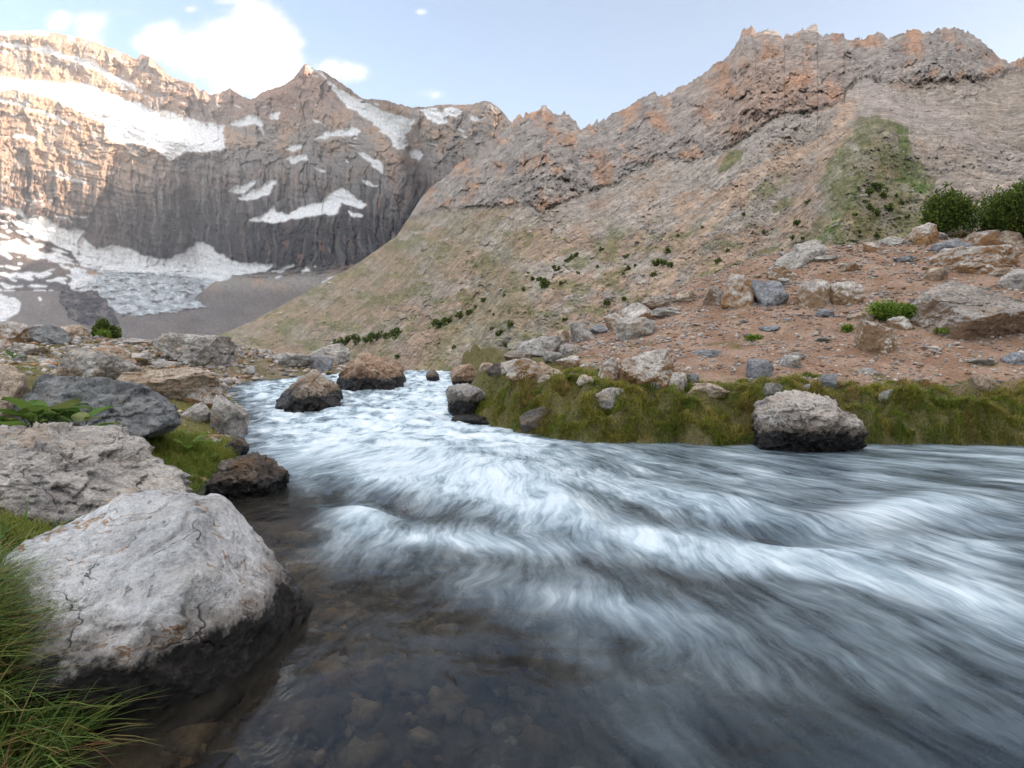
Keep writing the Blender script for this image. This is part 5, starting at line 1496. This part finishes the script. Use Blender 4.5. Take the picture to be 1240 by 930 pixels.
def bush(name, loc, dims, n, size, pal, label, cat, seed, lumps=26, trunk=True):
    r = np.random.default_rng(seed)
    root = empty(name, loc); tag(root, label, cat)
    sh = lumpy(dims, lumps, .3, seed)
    cols = np.array(pal)[r.integers(0, len(pal), n)] * r.uniform(.75, 1.25, (n, 1))
    V, f, c = leaf_cloud(r, n, sh, size, cols)
    link('crown', mesh_np('crown', V, [f], c, smooth=False), LEAF_M, root)
    if trunk:
        V, f = branches(dims[2] * .9, dims[0] * .8, 9, seed + 1, dims[0] * .035)
        link('trunk', mesh_np('trunk', V, [f]), BARK_M, root)
    return root


def at_depth(px, py, Y):
    return np.array([(px - 620) / F * Y, Y, EYE + (HZ - py) / F * Y])


JUN = [(.06, .10, .018), (.105, .15, .024), (.16, .20, .034), (.05, .08, .018)]
p1 = at_depth(1146, 278, 20.6); p1[2] = float(gz(p1[0], p1[1])[0])
bush('juniper_bush', p1, (.84, .85, 1.55), 16000, .062, JUN, 'smaller round juniper bush on the right ridge', 'bush', 3, 44)
p2 = at_depth(1233, 292, 19.6); p2[2] = float(gz(p2[0], p2[1])[0])
bush('juniper_bush', p2, (1.35, 1.15, 1.62), 24000, .065, JUN, 'larger spreading juniper bush at the right border of the ridge', 'bush', 8, 60)
p3 = at_depth(130, 402, 24); p3[2] = float(gz(p3[0], p3[1])[0])
bush('juniper_bush', p3, (.62, .5, .72), 7000, .055, JUN, 'single round dark bush on the left skyline', 'bush', 5, 20)
p4 = hit(1085, 388)
GRN = [(.13, .22, .03), (.18, .28, .04), (.09, .16, .025), (.24, .30, .05)]
bush('creeping_bush', p4, (.62, .35, .40), 5200, .045, GRN, 'bright green creeping bush at the left end of the huge slab', 'bush', 7, 24, False)
for (px, pb, wd, ht, sd, lab) in [(1145, 406, .22, .14, 21, 'small green plant at the foot of the huge slab'), (1027, 402, .14, .14, 22, 'small bright green sprig on bare soil left of the pale pointed rock'), (912, 412, .22, .12, 23, 'low green tuft plant on bare soil above the dark angular rock'), (905, 370, .16, .12, 25, 'green tuft at the foot of the tall tan rock'),
                                  (125, 398, .3, .25, 26, 'light green weed at the foot of the round skyline bush')]:
    bush('small_plant', hit(px, pb), (wd, wd * .8, ht), 500, .04, GRN, lab, 'plant', sd, 8, False)

# shrubs dotted over the hillside
SHRUBS = [(659, 347, 13), (673, 326, 9), (645, 338, 6), (653, 338, 6), (679, 343, 5), (759, 311, 7), (760, 325, 7), (769, 321, 5), (755, 331, 5), (808, 305, 9), (796, 320, 9), (803, 320, 8), (811, 322, 7), (792, 333, 7), (735, 367, 7), (756, 362, 6), (684, 387, 6),
          (870, 317, 8), (890, 326, 10), (870, 331, 7), (881, 303, 5), (728, 302, 6), (692, 312, 7), (698, 309, 6), (686, 316, 6), (723, 323, 5), (948, 304, 5), (900, 259, 4), (530, 396, 12), (542, 391, 10), (557, 384, 10), (569, 379, 8), (586, 364, 6), (617, 395, 9), (605, 405, 8), (419, 415, 14), (433, 414, 12), (445, 412, 10),
          (455, 412, 14), (470, 408, 10), (480, 407, 13), (406, 418, 10), (482, 432, 7), (733, 368, 5), (610, 357, 5), (634, 350, 5), (1053, 235, 10), (1062, 229, 12), (1070, 239, 10), (1077, 254, 12), (1053, 253, 9), (1062, 259, 10), (1092, 245, 6), (978, 245, 6), (966, 271, 8), (960, 289, 7), (972, 289, 6), (1041, 281, 6), (1062, 286, 7), (1035, 202, 4),
          (1048, 244, 6), (1035, 260, 5), (1085, 236, 5), (1100, 262, 5), (575, 372, 5), (596, 398, 5), (598, 380, 4), (640, 330, 4), (700, 330, 4), (820, 285, 4), (850, 275, 4), (925, 280, 4), (612, 418, 6), (550, 420, 5)]
_r = np.random.default_rng(2)
SHM = []
for k in range(4):
    sh = lumpy((.5, .5, .8), 7, .3, 40 + k)
    n = 260
    V, f, c = leaf_cloud(_r, n, sh, .16, np.array(JUN)[_r.integers(0, 4, n)] * .9)
    me = mesh_np('hill_shrub', V, [f], c, smooth=False); me.materials.append(LEAF_M); SHM.append(me)
for (px, py, wd) in SHRUBS:
    P = hill_point(px, py + 2); s = wd * 1.25 / F * float(P[1])
    o = link('hill_shrub', SHM[int(_r.integers(0, 4))], None)
    o.location = P; o.scale = (s, s, s * _r.uniform(.7, 1.0)); o.rotation_euler = (0, 0, _r.uniform(0, 6.28))
    tag(o, 'small dark shrub dotted on the stony hillside across the valley', 'shrub', 'shrubs dotted over the hillside')
# loose blocks on the hillside
for k in range(150):
    for _ in range(50):
        px = _r.uniform(300, 1230); py = _r.uniform(210, 440)
        if px + 1.3 * py > 820 and py > np.interp(px, [255, 500, 700, 900, 1240], [400, 300, 255, 205, 130]) and _r.random() < .3 + .9 * sstep(.0, .3, fbm2(np.array([px / 60]), np.array([py / 40]), 3, 500))[0] and py < np.interp(px, [300, 600, 700, 1000, 1240], [415, 440, 395, 290, 280]): break
    P = hill_point(px, py); s = (1.6 + 5.0 * _r.random() ** 3) * 1.3 / F * float(P[1])
    o = link('hill_boulder', stone_mesh(int(_r.integers(0, 10)), ['pale', 'grey', 'grey', 'tan'][k % 4]), None)
    o.location = P; o.scale = (s * 1.2, s, s); o.rotation_euler = (0, 0, _r.uniform(0, 6.28))
    tag(o, 'small grey block lying on the far hillside', 'rock', 'loose blocks on the hillside')


# broad-leaved plants and yellow flowers on the left bank
def leafy_plant(loc, n, size, label, seed, pal):
    r = np.random.default_rng(seed)
    root = empty('leafy_plant', loc); tag(root, label, 'plant')
    for k in range(n):
        a = r.uniform(0, 6.28); out = size * r.uniform(.3, 1.0); h = size * r.uniform(.35, 1.0)
        L = size * (r.uniform(.5, .85) if n < 8 else r.uniform(.34, .58)); Wd = L * r.uniform(.55, .8)
        V = []; Fq = []
        nu, nw = 7, 5
        for i in range(nu):
            t = i / (nu - 1); wd = Wd * math.sin(math.pi * min(1, (t * .88 + .1)) ** .8) * .5
            for j in range(nw):
                s_ = (j / (nw - 1) - .5) * 2
                V.append((t * L, s_ * wd, .10 * L * abs(s_) - .28 * L * t * t + .02 * L * math.sin(9 * t + s_ * 3 + k)))
        for i in range(nu - 1):
            for j in range(nw - 1):
                b = i * nw + j; Fq.append((b, b + 1, b + nw + 1, b + nw))
        V = np.array(V); tilt = r.uniform(.1, .9)
        ct, st = math.cos(tilt), math.sin(tilt)
        V = np.stack([V[:, 0] * ct - V[:, 2] * st, V[:, 1], V[:, 0] * st + V[:, 2] * ct], 1)
        ca, sa = math.cos(a), math.sin(a)
        V = np.stack([V[:, 0] * ca - V[:, 1] * sa, V[:, 0] * sa + V[:, 1] * ca, V[:, 2]], 1) + np.array([ca * out * .5, sa * out * .5, h * .6])
        c = np.array(pal[r.integers(0, len(pal))]) * r.uniform(.8, 1.2)
        lf = link('leaf', mesh_np('leaf', V, [np.array(Fq)], np.tile(c, (len(V), 1))), LEAF_M, root)
        S = np.array([0, 0, -.02]); E = np.array([ca * out * .5, sa * out * .5, h * .6]); w = .004
        sv = [S + (-w, 0, 0), S + (w, 0, 0), S + (0, w, 0), E + (-w, 0, 0), E + (w, 0, 0), E + (0, w, 0)]
        link('stalk', mesh_np('stalk', np.array(sv), [np.array([[0, 1, 4, 3], [1, 2, 5, 4], [2, 0, 3, 5]])], np.tile([.10, .14, .04], (6, 1))), LEAF_M, root)
    return root


LP = [(.10, .19, .035), (.14, .22, .05), (.08, .15, .03), (.20, .24, .07)]
def at_y(px, Y):
    x = (px - 620) / F * Y
    return (x, Y, float(gz(x, Y)[0]))


leafy_plant(at_y(48, 4.62), 18, .42, 'broad leaved green plant between the tan boulder and the slate slab', 3, LP)
leafy_plant(at_y(92, 4.62), 14, .36, 'broad leaved plant with pale green leaves in front of the slate slab', 4, LP + [(.3, .34, .16)])
leafy_plant(at_y(16, 4.55), 12, .34, 'low broad leaved plant under the tan boulder', 5, LP)
leafy_plant(hit(228, 548), 5, .24, 'pair of rounded light green leaves beside the end of the slate slab', 6, [(.16, .25, .05)])
leafy_plant(hit(262, 515), 7, .15, 'weedy plant at the foot of the steep grey rock', 7, LP)
leafy_plant(hit(15, 438), 6, .28, 'pale green leafy plant below the left skyline', 8, LP + [(.22, .26, .08)])
leafy_plant(hit(258, 560), 4, .12, 'small leafy plant at the left waterline', 9, LP)
leafy_plant(hit(125, 462), 4, .14, 'small leafy plant on the grey hump behind the slate slab', 10, LP)

g = NT('yellow_petal'); PETAL_M = g.done(g.principled((.80, .50, .02), .6))
FLOW = [(190, 452), (205, 446), (207, 428), (140, 436), (168, 437), (150, 445), (60, 421), (55, 425), (172, 460), (212, 455), (128, 470), (397, 451), (60, 430)]
for i, (px, py) in enumerate(FLOW):
    P = hit(px, py + 6); s = .045 * P[1] / 8 + .03
    rt = empty('yellow_flower', P); tag(rt, 'small yellow flower growing among stones on the left bank', 'flower', 'yellow flowers on the left bank')
    hgt = 6.5 / F * P[1]
    V = []; Fq = []
    for k in range(9):
        a = k * 2 * math.pi / 9; b = len(V)
        for (rr, da, z) in [(0, 0, 0), (.6, -.35, .18), (1.0, 0, .12), (.6, .35, .18)]:
            V.append((rr * s * math.cos(a + da), rr * s * math.sin(a + da), hgt + z * s))
        Fq.append((b, b + 1, b + 2, b + 3))
    link('petals', mesh_np('petals', np.array(V), [np.array(Fq)]), PETAL_M, rt)
    w = .004
    sv = np.array([(-w, 0, -.02), (w, 0, -.02), (0, w, -.02), (-w, 0, hgt), (w, 0, hgt), (0, w, hgt)])
    link('stem', mesh_np('stem', sv, [np.array([[0, 1, 4, 3], [1, 2, 5, 4], [2, 0, 3, 5]])], np.tile([.10, .14, .04], (6, 1))), LEAF_M, rt)

# ------------------------------------------------------------------ air
if HAZE:
    me = bpy.data.meshes.new('haze'); bm = bmesh.new(); bmesh.ops.create_cube(bm, size=1)
    for v in bm.verts:
        v.co = (v.co.x * 11000, v.co.y * 11000, -40 + (v.co.z + .5) * 2000)
    bm.to_mesh(me); bm.free()
    g = NT('haze_air')
    pv = g.n('ShaderNodeVolumePrincipled'); pv.inputs['Color'].default_value = (.90, .93, 1, 1); pv.inputs['Density'].default_value = HAZE; pv.inputs['Anisotropy'].default_value = .3
    g.t.links.new(pv.outputs[0], g.out.inputs['Volume'])
    o = link('haze', me, g.m); tag(o, 'thin pale haze filling the whole valley', 'haze', None, 'stuff')
